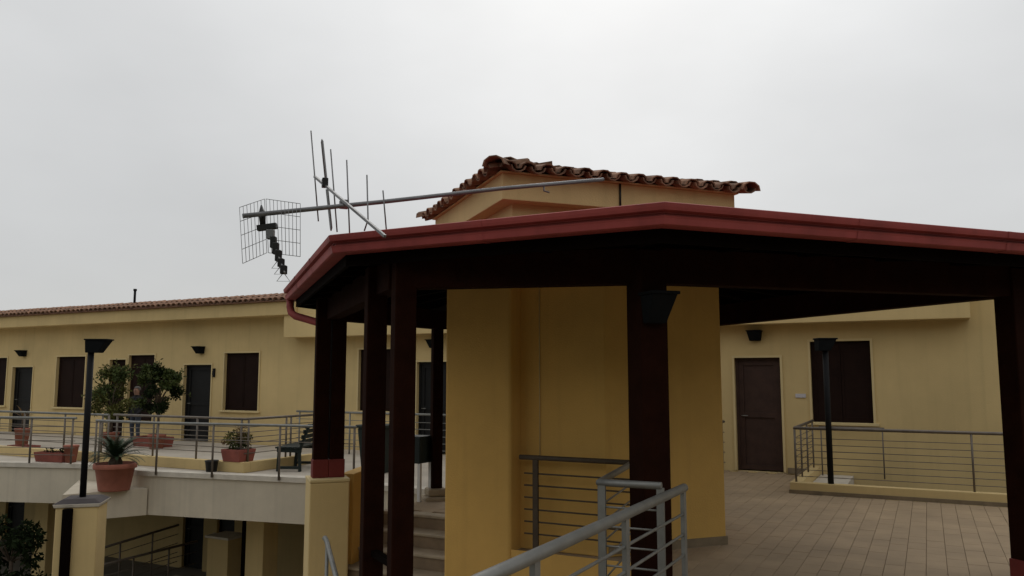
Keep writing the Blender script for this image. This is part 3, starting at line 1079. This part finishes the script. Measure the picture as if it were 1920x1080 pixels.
# ------------------------------------------------------------------ antenna mast, toppled against the tower
V3 = Vector
an = thing("antenna_mast", (0.874, 7.50, 3.62), "toppled antenna mast with grid aerial and stick aerial over the red gutter", "antenna")
m0, m1 = V3((-2.032, 5.94, 2.950)), V3((0.874, 7.50, 3.620))
MB().tube([m0, m0.lerp(m1, .33), m0.lerp(m1, .66) + UP * .012, m1], 0.0185, 10).build("pole", "mast_steel", an)
MB().tube([m0.lerp(m1, .80), m0.lerp(m1, .80) - UP * .05, m0.lerp(m1, .80) - UP * .06 + V3((.05, .02, 0))], 0.009, 6).build("bracket", "mast_steel", an)
b0, b1 = V3((-1.714, 6.80, 3.472)), V3((-0.917, 5.70, 2.753))
boom = MB().bar(b0, b1, 0.02, 0.02).build("boom", "antenna_alu", an)
els = [((-1.757, 6.80, 3.881), (-1.671, 6.80, 3.077)), ((-1.525, 6.56, 3.645), (-1.454, 6.56, 2.940)),
       ((-1.354, 6.40, 3.509), (-1.314, 6.40, 2.845)), ((-0.987, 6.0, 3.161), (-0.965, 6.06, 2.862))]
for a, b in els: MB().tube([a, b], 0.0062, 6).build("element", "antenna_alu", boom)
MB().tube([(-1.149, 6.2, 3.333), (-1.133, 6.2, 2.973), (-1.161, 6.2, 2.883)], 0.0062, 6).build("element", "antenna_alu", boom)
fd = [V3((-1.616, 6.65, 3.741)), V3((-1.52, 6.65, 2.993))]
off = V3((-.018, .03, 0))
MB().tube([fd[0].lerp(fd[1], .48) + off, fd[0] + off * .9, fd[0] + UP * .02 + off * .5, fd[0] - off * .1, fd[1], fd[1] - UP * .02 + off * .5, fd[1] + off * .9, fd[0].lerp(fd[1], .55) + off], 0.0065, 6).build("folded_dipole", "antenna_alu", boom)
bm_ = b0.lerp(b1, .17)
MB().cbox(bm_, PU, PV, .05, .06, bm_.z - .02, bm_.z + .06).build("junction_box", "black_plastic", boom, 0.006)
bx = V3((-1.372, 6.42, 3.149))
MB().cbox(bx, PU, PV, .07, .07, bx.z - .04, bx.z + .03).build("clamp", "mast_steel", an, 0.006)
# grid aerial
gLt, gLb, gct, gcb, gRt, gRb = map(V3, ((-2.062, 5.95, 3.018), (-2.022, 5.95, 2.590), (-1.938, 6.15, 3.128), (-1.905, 6.15, 2.702), (-1.597, 5.93, 3.042), (-1.586, 5.93, 2.639)))
for (at, ab, bt, bb, nv_, nh) in ((gLt, gLb, gct, gcb, 7, 5), (gct + V3((.012, 0, 0)), gcb + V3((.012, 0, 0)), gRt, gRb, 9, 5)):
    gp = MB()
    for i in range(nv_ + 1):
        f = i / nv_
        gp.tube([at.lerp(bt, f), ab.lerp(bb, f)], 0.0022, 5)
    for i in range(nh):
        f = i / (nh - 1)
        gp.tube([at.lerp(ab, f), bt.lerp(bb, f)], 0.0024, 5)
    gp.build("reflector_grid", "antenna_alu", an)
MB().tube([(-1.945, 6.10, 3.066), (-1.93, 6.08, 2.99), (-1.916, 6.06, 2.90)], 0.022, 8, radii=[0.006, 0.030, 0.022]).build("bracket", "black_plastic", an)
MB().bar((-1.945, 6.03, 2.872), (-1.800, 6.03, 2.892), 0.05, 0.042).build("junction_box", "black_plastic", an)
s0_, s1_ = V3((-1.857, 6.03, 2.855)), V3((-1.560, 5.45, 2.453))
feed = MB().tube([s0_, s1_], 0.007, 6).build("dipole_stack", "antenna_alu", an)
for f, L in ((0.10, .07), (0.30, .085), (0.45, .085), (0.62, .08), (0.78, .06), (0.93, .06)):
    c_ = s0_.lerp(s1_, f)
    MB().cbox(c_, V3((1, 0, 0)), V3((0, 1, 0)), 0.040 if f > .2 else .055, 0.05, c_.z - L / 2, c_.z + L / 2).build("dipole_block", "black_plastic" if f > .2 else "antenna_alu", feed, 0.004)
    if f > .5:
        w_ = .045
        b_ = c_ + UP * (-L / 2)
        MB().tube([b_ + V3((-.008, 0, 0)), b_ + V3((-w_, 0, -.05)), b_ + V3((w_, 0, -.05)), b_ + V3((.008, 0, 0))], 0.003, 5).build("bow_tie", "antenna_alu", feed)

# ------------------------------------------------------------------ plants


def leaf_cloud(seed, blobs, count, size, aspect=2.2, droop=0.0):
    """count leaf faces spread through a list of blobs (centre, radius vector)"""
    r = random.Random(seed)
    m = MB()
    vs, fs = [], []
    vol = [b[1][0] * b[1][1] * b[1][2] for b in blobs]
    tot = sum(vol)
    for (c_, rad), v_ in zip(blobs, vol):
        c_ = V3(c_)
        for _ in range(int(count * v_ / tot)):
            d_ = V3((r.gauss(0, 1), r.gauss(0, 1), r.gauss(0, 1))).normalized()
            rr = (r.random() ** 0.45) * r.uniform(.75, 1.12)
            p = c_ + V3((d_.x * rad[0], d_.y * rad[1], d_.z * rad[2])) * rr
            ax = (d_ * .6 + V3((r.gauss(0, .6), r.gauss(0, .6), r.gauss(0, .6) - droop))).normalized()
            sd_ = ax.cross(V3((r.gauss(0, 1), r.gauss(0, 1), r.gauss(0, 1)))).normalized()
            L = size * r.uniform(.6, 1.4)
            w_ = L / aspect
            nn = ax.cross(sd_)
            k_ = len(vs)
            vs += [p, p + ax * L * .5 + sd_ * w_ * .5 + nn * L * .06, p + ax * L, p + ax * L * .5 - sd_ * w_ * .5 + nn * L * .06]
            fs += [(k_, k_ + 1, k_ + 2), (k_, k_ + 2, k_ + 3)]
    return m.add(vs, fs)


def branches(m, base, tips, r0, seed):
    r = random.Random(seed)
    for t_ in tips:
        t_ = V3(t_)
        mid = V3(base).lerp(t_, .5) + V3((r.uniform(-.05, .05), r.uniform(-.05, .05), .03))
        m.tube([base, mid, t_], r0, 5, radii=[r0, r0 * .6, r0 * .2])


def sprigs(m_leaf, parent, origins, n_, length, size, seed):
    """loose shoots that break the outline of a crown"""
    r = random.Random(seed)
    lv, st_ = MB(), MB()
    for _ in range(n_):
        c_, o_ = r.choice(origins)
        d_ = (V3(o_) - V3(c_)); d_.z *= .5
        d_ = (d_.normalized() + V3((r.gauss(0, .45), r.gauss(0, .45), r.uniform(-.1, .9)))).normalized()
        L = length * r.uniform(.6, 1.25)
        p0_ = V3(o_)
        p1_ = p0_ + d_ * L * .6
        p2_ = p1_ + (d_ + V3((0, 0, r.uniform(-.7, .3)))).normalized() * L * .4
        st_.tube([p0_, p1_, p2_], .004, 4, radii=[.006, .004, .002])
        vs, fs = [], []
        for k_ in range(11):
            f = .25 + .75 * k_ / 10
            p = p0_.lerp(p1_, f / .6) if f < .6 else p1_.lerp(p2_, (f - .6) / .4)
            ax = (d_ * .5 + V3((r.gauss(0, .7), r.gauss(0, .7), r.gauss(0, .5)))).normalized()
            sd_ = ax.cross(V3((r.gauss(0, 1), r.gauss(0, 1), r.gauss(0, 1)))).normalized()
            l_ = size * r.uniform(.7, 1.2)
            k2 = len(vs)
            vs += [p, p + ax * l_ * .5 + sd_ * l_ * .22, p + ax * l_, p + ax * l_ * .5 - sd_ * l_ * .22]
            fs += [(k2, k2 + 1, k2 + 2), (k2, k2 + 2, k2 + 3)]
        lv.add(vs, fs)
    tag(lv.build("shoots", m_leaf, parent), kind="stuff")
    tag(st_.build("twigs", "bark", parent), kind="stuff")


def bush(label, base, r_, zc, zr_, m_leaf, m2, seed, tilt, leaves=2600, shoots=34):
    t = thing("potted_bush", base, label, "bush")
    b = V3(base)
    r = random.Random(seed)
    blobs = []
    for _ in range(22):
        a = r.uniform(0, 6.28); q = math.sqrt(r.uniform(.04, 1.0)) * r_ * .9
        z_ = r.uniform(-1, 1)
        q *= math.sqrt(max(.15, 1 - z_ * z_ * .75))
        blobs.append((b + V3((math.cos(a) * q + tilt, math.sin(a) * q, zc + z_ * zr_ * .85)), (r_ * r.uniform(.17, .33),) * 2 + (zr_ * r.uniform(.14, .27),)))
    leaf_cloud(seed, blobs[:13], leaves * .55, .085).build("crown", m_leaf, t)
    leaf_cloud(seed + 1, blobs[13:], leaves * .45, .085).build("crown", m2, t)
    cc = b + V3((tilt, 0, zc))
    sprigs(m2, t, [(cc, bl[0]) for bl in blobs], shoots, .26, .075, seed + 2)
    tr = MB()
    tr.tube([b + UP * .3, b + V3((.02, 0, .3 + (zc - zr_ - .2) * .5)), b + UP * (zc - zr_ * .7)], .03, 7, radii=[.035, .03, .025])
    branches(tr, b + UP * (zc - zr_ * .7), [bl[0] for bl in blobs], .016, seed)
    tr.build("trunk", "bark", t)
    MB().lathe(b, [(.02, .0), (.15, .0), (.19, .30), (.21, .30), (.21, .35), (.175, .35), (.17, .31), (.0, .31)], 20).build("pot", "terracotta_pot", t)


# ---- placed on the rear walkway between kerb and facade
bush("loose olive green bush in front of the windows, left of the person", W(-10.25, 2.0, .012), .60, 1.26, .68, "leaf_mid", "leaf_olive", 11, -.03, 3700, 66)
bush("rounder dark green bush in front of the windows, right of the person", W(-8.56, 2.0, .012), .56, 1.42, .56, "leaf_dark", "leaf_mid", 21, -.06, 4600, 60)


def frond_plant(m, base, n_, length, rise, seed, leaf_w=.012, leaf_l=.10, curve=1.0):
    r = random.Random(seed)
    vs, fs = [], []
    for i in range(n_):
        a = i * 2.399 + r.uniform(-.2, .2)
        el = r.uniform(.15, 1.25)
        L = length * r.uniform(.75, 1.1)
        h = V3((math.cos(a), math.sin(a), 0))
        side = V3((-math.sin(a), math.cos(a), 0))
        prev = V3(base)
        N = 16
        for k_ in range(1, N + 1):
            f = k_ / N
            ang = el - curve * f * f * .95
            p = prev + (h * math.cos(ang) + UP * math.sin(ang)) * (L / N)
            w0 = .006
            q = len(vs)
            vs += [prev - side * w0, prev + side * w0, p + side * w0 * .8, p - side * w0 * .8]
            fs.append((q, q + 1, q + 2, q + 3))
            if k_ > 2:
                ll = leaf_l * math.sin(math.pi * min(1, f * .85 + .12)) * r.uniform(.85, 1.1)
                fw = (p - prev).normalized()
                nrm_ = side.cross(fw).normalized()
                for s_ in (-1, 1):
                    for hh in (0, .5):
                        o_ = prev.lerp(p, hh)
                        tip = o_ + (side * s_ * .8 + fw * .6 + nrm_ * -.15).normalized() * ll
                        q = len(vs)
                        vs += [o_, o_ + fw * leaf_w, tip]
                        fs.append((q, q + 1, q + 2))
            prev = p
    return m.add(vs, fs)


cy = V3((-7.12, 14.62, -0.28))
t = thing("potted_cycad", cy, "cycad palm in a big round terracotta pot beside the lamp pole", "potted plant")
MB().lathe(cy, [(.02, 0), (.255, 0), (.262, .02), (.325, .385), (.355, .39), (.362, .40), (.362, .47), (.352, .478), (.325, .478), (.318, .42), (.0, .42)], 36).build("pot", "terracotta_pot", t)
MB().lathe(cy, [(.318, .425), (.2, .435), (.0, .44)], 24).build("soil", "soil", t)
MB().lathe(cy, [(.11, .42), (.12, .5), (.08, .58), (.0, .6)], 14).build("trunk", "bark", t)
frond_plant(MB(), cy + UP * .55, 58, .64, 1, 5, leaf_w=.016, leaf_l=.11).build("fronds", "leaf_cycad", t)


def planter_box(name, label, a, b, depth, h, m_, plants=None):
    """trough between plan points a and b"""
    a, b = V3(a), V3(b)
    t_ = (b - a); L = t_.length; t_.normalize()
    s_ = V3((-t_.y, t_.x, 0))
    th = thing(name, (a + b) / 2, label, "planter")
    wl_ = .025
    m = MB()
    e = .03
    o = [a - t_ * 0 - s_ * depth / 2, b - s_ * depth / 2, b + s_ * depth / 2, a + s_ * depth / 2]
    O = [a - t_ * e - s_ * (depth / 2 + e), b + t_ * e - s_ * (depth / 2 + e), b + t_ * e + s_ * (depth / 2 + e), a - t_ * e + s_ * (depth / 2 + e)]
    I = [p + ((a + b) / 2 - p) * (wl_ * 2 / max(L, .3)) for p in O]
    H = UP * h
    m.add([*o, *[p + H * .86 for p in O], *[p + H for p in O], *[p + H for p in I], *[p + H * .8 for p in I]],
          [(3, 2, 1, 0)] + [(q * 4 + i, q * 4 + (i + 1) % 4, q * 4 + 4 + (i + 1) % 4, q * 4 + 4 + i) for q in range(4) for i in range(4)])
    m.build("trough", m_, th)
    MB().hexa([p + H * .70 for p in I], [p + H * .78 for p in I]).build("soil", "soil", th)
    return th


t = planter_box("long_planter", "long red planter on the slab edge left of the lamp pole", V3((-9.60, 16.60, .03)), V3((-8.95, 16.38, .03)), .26, .19, "planter_red")
leaf_cloud(31, [((-9.4, 16.55, .24), (.12, .1, .05)), ((-9.05, 16.42, .25), (.12, .1, .06))], 160, .05).build("leaves", "leaf_dark", t)
MB().lathe(V3((-8.86, 16.34, .03)), [(.02, 0), (.10, 0), (.135, .30), (.145, .30), (.145, .34), (.12, .34), (.0, .3)], 18).build("pot", "terracotta_pot", t)
t = planter_box("long_planter", "low red planter further back near the leftmost door", W(-10.75, 4.05, .014), W(-10.1, 4.05, .014), .28, .17, "planter_red")
t = planter_box("long_planter", "long dull red planter in front of the dark green bush", W(-9.75, 1.55, .014), W(-8.75, 1.55, .014), .32, .24, "planter_red")
# square red planter with a tired shrub, standing on the kerb
pq = W(-3.36, 4.44, .202)
t = planter_box("square_planter", "square red planter with a yellowing shrub on the kerb corner", pq - WD * .2, pq + WD * .2, .34, .22, "planter_red")
tops = [(pq + V3((-.10, 0, .42)), (.17, .14, .14)), (pq + V3((.08, .02, .40)), (.16, .14, .13)), (pq + V3((.02, 0, .58)), (.09, .08, .10)), (pq + V3((-.22, .0, .36)), (.09, .09, .08))]
leaf_cloud(41, tops[:2], 520, .05).build("leaves", "leaf_olive", t)
leaf_cloud(42, tops[1:], 420, .05).build("leaves", "leaf_dry", t)
leaf_cloud(43, [(pq + V3((0, 0, .27)), (.2, .12, .07))], 260, .05).build("leaves", "leaf_mid", t)
tb = MB(); branches(tb, pq + UP * .16, [b[0] for b in tops], .012, 3); tb.build("stems", "bark", t)
# small dark pot on the slab
sp_ = W(-3.68, 4.76, .014)
t = MB().lathe(sp_, [(.02, 0), (.09, 0), (.115, .19), (.122, .19), (.122, .215), (.10, .215), (.095, .17), (.0, .17)], 20)
tag(t.build("small_pot", "black_plastic", loc=sp_), "small empty dark pot on the floor below the square red planter", "pot")
# dry plant in a tall pot near the leftmost door
dp_ = W(-11.9, 3.2, .014)
t = thing("dry_plant", dp_, "spiky dry brown plant beside the leftmost dark door", "potted plant")
MB().lathe(dp_, [(.02, 0), (.13, 0), (.17, .42), (.18, .42), (.18, .46), (.15, .46), (.14, .4), (.0, .4)], 18).build("pot", "terracotta_pot", t)
frond_plant(MB(), dp_ + UP * .70, 22, .34, 1, 9, leaf_w=.012, leaf_l=.05, curve=.5).build("leaves", "leaf_dry", t)
MB().tube([dp_ + UP * .4, dp_ + UP * .72], .03, 7).build("stem", "bark", t)

# ------------------------------------------------------------------ bench and green box
bo = V3((-3.86, 14.82, .014))
bd = (WN * -1 * .35 + WD * .94).normalized()       # long side
bf = V3((bd.y, -bd.x, 0)) * -1
bf = V3((-bd.y, bd.x, 0)) * -1                     # seat faces left and towards the yard
bf = (-WD * .9 + WN * .35).normalized()
bd = V3((-bf.y, bf.x, 0))
if bd.y < 0: bd = -bd
bn = thing("garden_bench", bo, "dark green slatted bench half hidden by the red-footed post", "bench")
LB = 1.0
for e in (0.06, LB - .06):
    m = MB()
    c0 = bo + bd * e
    m.bar(c0 + bf * .44, c0 + bf * .42 + UP * .40, .06, .05, side=bd)
    m.bar(c0 + bf * .02, c0 + bf * .04 + UP * .40, .06, .05, side=bd)
    m.bar(c0 + bf * .00 + UP * .07, c0 + bf * .46 + UP * .07, .05, .05)
    m.bar(c0 + bf * .00 + UP * .375, c0 + bf * .46 + UP * .385, .055, .07)
    m.bar(c0 + bf * .03 + UP * .38, c0 - bf * .14 + UP * .86, .055, .05, side=bd)
    m.build("leg_frame", "green_paint", bn, 0.01)
for k in range(5):
    x = .44 - k * .095
    MB().bar(bo + bf * x + UP * .432, bo + bf * x + bd * LB + UP * .432, .08, .03).build("seat_slat", "green_paint", bn, 0.006)
for k in range(4):
    z_ = .53 + k * .095
    x = .03 - .17 * (z_ - .38) / .48 + .035
    MB().bar(bo + bf * x + UP * z_, bo + bf * x + bd * LB + UP * z_, .028, .07).build("back_slat", "green_paint", bn, 0.006)

gb = W(-1.0, 3.4, .014)
t = thing("waste_bin", gb, "dark green bin on the terrace just right of the red-footed post", "bin")
MB().hexa([gb + WD * (x * .20) + WN * (y * .20) for x, y in ((-1, 1), (1, 1), (1, -1), (-1, -1))],
          [gb + WD * (x * .26) + WN * (y * .26) + UP * .80 for x, y in ((-1, 1), (1, 1), (1, -1), (-1, -1))]).build("body", "green_paint", t, 0.02)
MB().cbox(gb, WD, -WN, .58, .58, gb.z + .802, gb.z + .86).build("lid", "green_paint", t, 0.02)
gc = P(0.12, 7.05, 0.0)
t = thing("green_stand", gc, "dark green box on slim white legs beside the thin rear post", "stand")
MB().cbox(gc, WD, -WN, .36, .30, .52, .90).build("box", "green_paint", t, 0.015)
for x in (-1, 1):
    for y in (-1, 1):
        MB().cbox(gc + WD * (x * .17) + WN * (y * .14), WD, -WN, .045, .045, -.03, .52).build("leg", "white_paint", t)
MB().cbox(gc + WD * .05 + WN * .14, WD, -WN, .03, .03, -.03, .518).build("leg", "white_paint", t)

# ------------------------------------------------------------------ person between the bushes
pb = W(-10.38, 1.2, .014)
verts = [(0, 0, .82), (0, .0, 1.02), (0, .01, 1.20), (0, .01, 1.30), (0, -.01, 1.36), (0, -.02, 1.45), (0, -.01, 1.52),
         (-.09, 0, .78), (-.10, -.02, .44), (-.10, .02, .07), (-.11, -.13, .03),
         (.09, 0, .78), (.10, -.02, .44), (.10, .02, .07), (.11, -.13, .03),
         (-.17, .01, 1.22), (-.22, .03, .98), (-.20, -.05, .76), (-.20, -.07, .68),
         (.17, .01, 1.22), (.22, .03, .98), (.16, -.12, .82), (.13, -.16, .76)]
edges = [(0, 1), (1, 2), (2, 3), (3, 4), (4, 5), (5, 6), (0, 7), (7, 8), (8, 9), (9, 10), (0, 11), (11, 12), (12, 13), (13, 14),
         (2, 15), (15, 16), (16, 17), (17, 18), (2, 19), (19, 20), (20, 21), (21, 22)]
rad = [.14, .135, .14, .055, .065, .085, .06, .085, .06, .045, .035, .085, .06, .045, .035, .065, .048, .036, .04, .065, .048, .036, .04]
me = bpy.data.meshes.new("person")
me.from_pydata(verts, edges, [])
person = bpy.data.objects.new("person", me)
col.objects.link(person)
person.location = pb
person.rotation_euler = (0, 0, R(-18))
person.scale = (.95, .95, .94)
sk = person.modifiers.new("skin", 'SKIN')
sk.use_smooth_shade = True
for i, r_ in enumerate(rad):
    me.skin_vertices[0].data[i].radius = (r_, r_ * (.72 if i < 3 else 1.0))
me.skin_vertices[0].data[0].use_root = True
ss_ = person.modifiers.new("sub", 'SUBSURF'); ss_.levels = 2; ss_.render_levels = 2
me.materials.append(MATS["clothing"])
tag(person, "person in dark jacket and jeans standing between the two bushes", "person")
hm = MB()
hc = V3((0, 0, 1.475))
vs, fs = [], []
N1, N2 = 8, 14
for i in range(N1 + 1):
    th_ = (math.pi * .56) * i / N1
    for k_ in range(N2):
        ph = 2 * math.pi * k_ / N2
        vs.append(hc + V3((math.sin(th_) * math.cos(ph) * .086, math.sin(th_) * math.sin(ph) * .10 + .012, math.cos(th_) * .095)))
for i in range(N1):
    for k_ in range(N2):
        if i > N1 * .55 and math.sin(2 * math.pi * (k_ + .5) / N2) < -.25: continue
        fs.append((i * N2 + k_, i * N2 + (k_ + 1) % N2, (i + 1) * N2 + (k_ + 1) % N2, (i + 1) * N2 + k_))
hme = bpy.data.meshes.new("hair")
hme.from_pydata([tuple(v) for v in vs], [], fs)
hme.materials.append(MATS["hair"])
ho = bpy.data.objects.new("hair", hme); col.objects.link(ho); ho.parent = person
fm = MB()
for x in (-.032, .032):
    fm.lathe(V3((x, -.098, 1.462)), [(.0, -.010), (.009, -.004), (.009, .004), (.0, .010)], 8)
fme = fm
eye = bpy.data.meshes.new("eyes"); eye.from_pydata([tuple(v) for v in fme.v], [], fme.f); eye.materials.append(MATS["black_plastic"])
eo = bpy.data.objects.new("eyes", eye); col.objects.link(eo); eo.parent = person
nm = bpy.data.meshes.new("nose")
nm.from_pydata([(-.014, -.098, 1.425), (.014, -.098, 1.425), (0, -.122, 1.430), (0, -.098, 1.47)], [], [(0, 1, 2), (0, 2, 3), (2, 1, 3)])
nm.materials.append(MATS["skin"])
no = bpy.data.objects.new("nose", nm); col.objects.link(no); no.parent = person

# ------------------------------------------------------------------ lower yard under the slab


def column(label, s_, o_, w_, d_, z1_, m_="plaster_yellow", cap=False):
    t = thing("yard_column", W(s_, o_, LOW), label, "column")
    MB().wbox(s_ - w_ / 2, s_ + w_ / 2, o_ - d_ / 2, o_ + d_ / 2, LOW, z1_).build("shaft", m_, t, 0.012)
    if cap:
        MB().wbox(s_ - w_ / 2 - .04, s_ + w_ / 2 + .04, o_ - d_ / 2 - .04, o_ + d_ / 2 + .04, z1_ + .001, z1_ + .05).build("cap", "coping_stone", t, 0.008)


column("low ochre column with stone cap below the small dark window", -5.50, 2.6, .60, .5, -1.66, cap=True)
column("shaded ochre column under the slab right of the dark downpipe", -3.82, 3.3, .46, .4, -0.752)
column("brown shaded column under the slab left of the lamp pillar", -10.42, 3.3, .50, .5, -0.752)
tag(MB().tube([W(-4.51, 3.0, LOW), W(-4.51, 3.0, -.752)], .11, 10).build("rain_pipe", "timber_black", loc=W(-4.51, 3.0, LOW)), "dark rain pipe running down under the slab", "pipe")
fr = [W(-8.0, 5.2, -2.9), W(-8.0, 1.2, -2.9)]


def ramp_rail(label, a, b, h, n_posts, n_r):
    return railing("ramp_rail", label, [a, b], [(0, (k + .15) / n_posts) for k in range(n_posts)], n_r, h=h, m="steel_bronze", r_top=.026, r_post=.02, r_rail=.008)


ramp_rail("upper sloping steel ramp railing in the lower yard", V3((-8.75, 16.7, -2.85)), V3((-7.55, 18.6, -2.60)), 1.0, 3, 4)
ramp_rail("lower sloping steel ramp railing in the lower yard", V3((-8.3, 16.2, -2.95)), V3((-7.0, 18.3, -2.85)), .95, 3, 3)
rs = MB()
A, B, C2, D2 = V3((-8.85, 16.6, 0)), V3((-8.2, 16.1, 0)), V3((-6.95, 18.35, 0)), V3((-7.6, 18.7, 0))
rs.hexa([p + UP * LOW for p in (A, B, C2, D2)], [A + UP * -2.98, B + UP * -2.98, C2 + UP * -2.75, D2 + UP * -2.72])
tag(rs.build("yard_ramp", "concrete_floor"), kind="structure")
# dark tree and shrubs at the lower left
tp = V3((-9.35, 15.4, LOW))
t = thing("yard_tree", tp, "dark drooping small tree in the lower yard at the left edge", "tree")
blobs = []
r = random.Random(4)
for k in range(12):
    a = k * 0.55 + .2
    blobs.append((tp + V3((math.cos(a) * .38, math.sin(a) * .3, 1.98 + .26 * math.sin(a * 1.7) + r.uniform(-.15, .15))), (.16, .16, .17)))
for k in range(7):
    blobs.append((tp + V3((r.uniform(-.45, .5), r.uniform(-.3, .3), r.uniform(.3, 1.35))), (.25, .22, .22)))
leaf_cloud(51, blobs, 4200, .10, droop=.5).build("crown", "leaf_dark", t)
tr = MB(); tr.tube([tp, tp + V3((.03, 0, .7)), tp + V3((.0, 0, 1.7))], .05, 7, radii=[.06, .05, .03])
branches(tr, tp + UP * 1.6, [b[0] for b in blobs[:12]], .02, 8); tr.build("trunk", "bark", t)
sp = V3((-9.75, 15.0, LOW))
t = thing("flowering_shrub", sp, "dark shrub with pale flowers at the lower left edge", "shrub")
bl = [(sp + V3((r.uniform(-.5, .35), r.uniform(-.3, .3), r.uniform(.3, 1.15))), (.28, .26, .24)) for _ in range(9)]
leaf_cloud(61, bl, 2600, .10).build("crown", "leaf_dark", t)
leaf_cloud(62, [(sp + V3((-.05, -.2, 1.15)), (.16, .14, .10)), (sp + V3((.15, -.2, 1.28)), (.07, .06, .05))], 170, .045, 1.2).build("flowers", "flower_pale", t)
tr = MB(); branches(tr, sp, [b[0] for b in bl], .02, 9); tr.build("stems", "bark", t)
sp = V3((-7.4, 15.9, LOW))
t = thing("low_shrub", sp, "low dark shrub below the ramp railings in the lower yard", "shrub")
bl = [(sp + V3((r.uniform(-.35, .35), r.uniform(-.2, .2), r.uniform(.2, .55))), (.22, .2, .18)) for _ in range(6)]
leaf_cloud(71, bl, 1300, .09).build("crown", "leaf_dark", t)
tr = MB(); branches(tr, sp, [b[0] for b in bl], .015, 10); tr.build("stems", "bark", t)
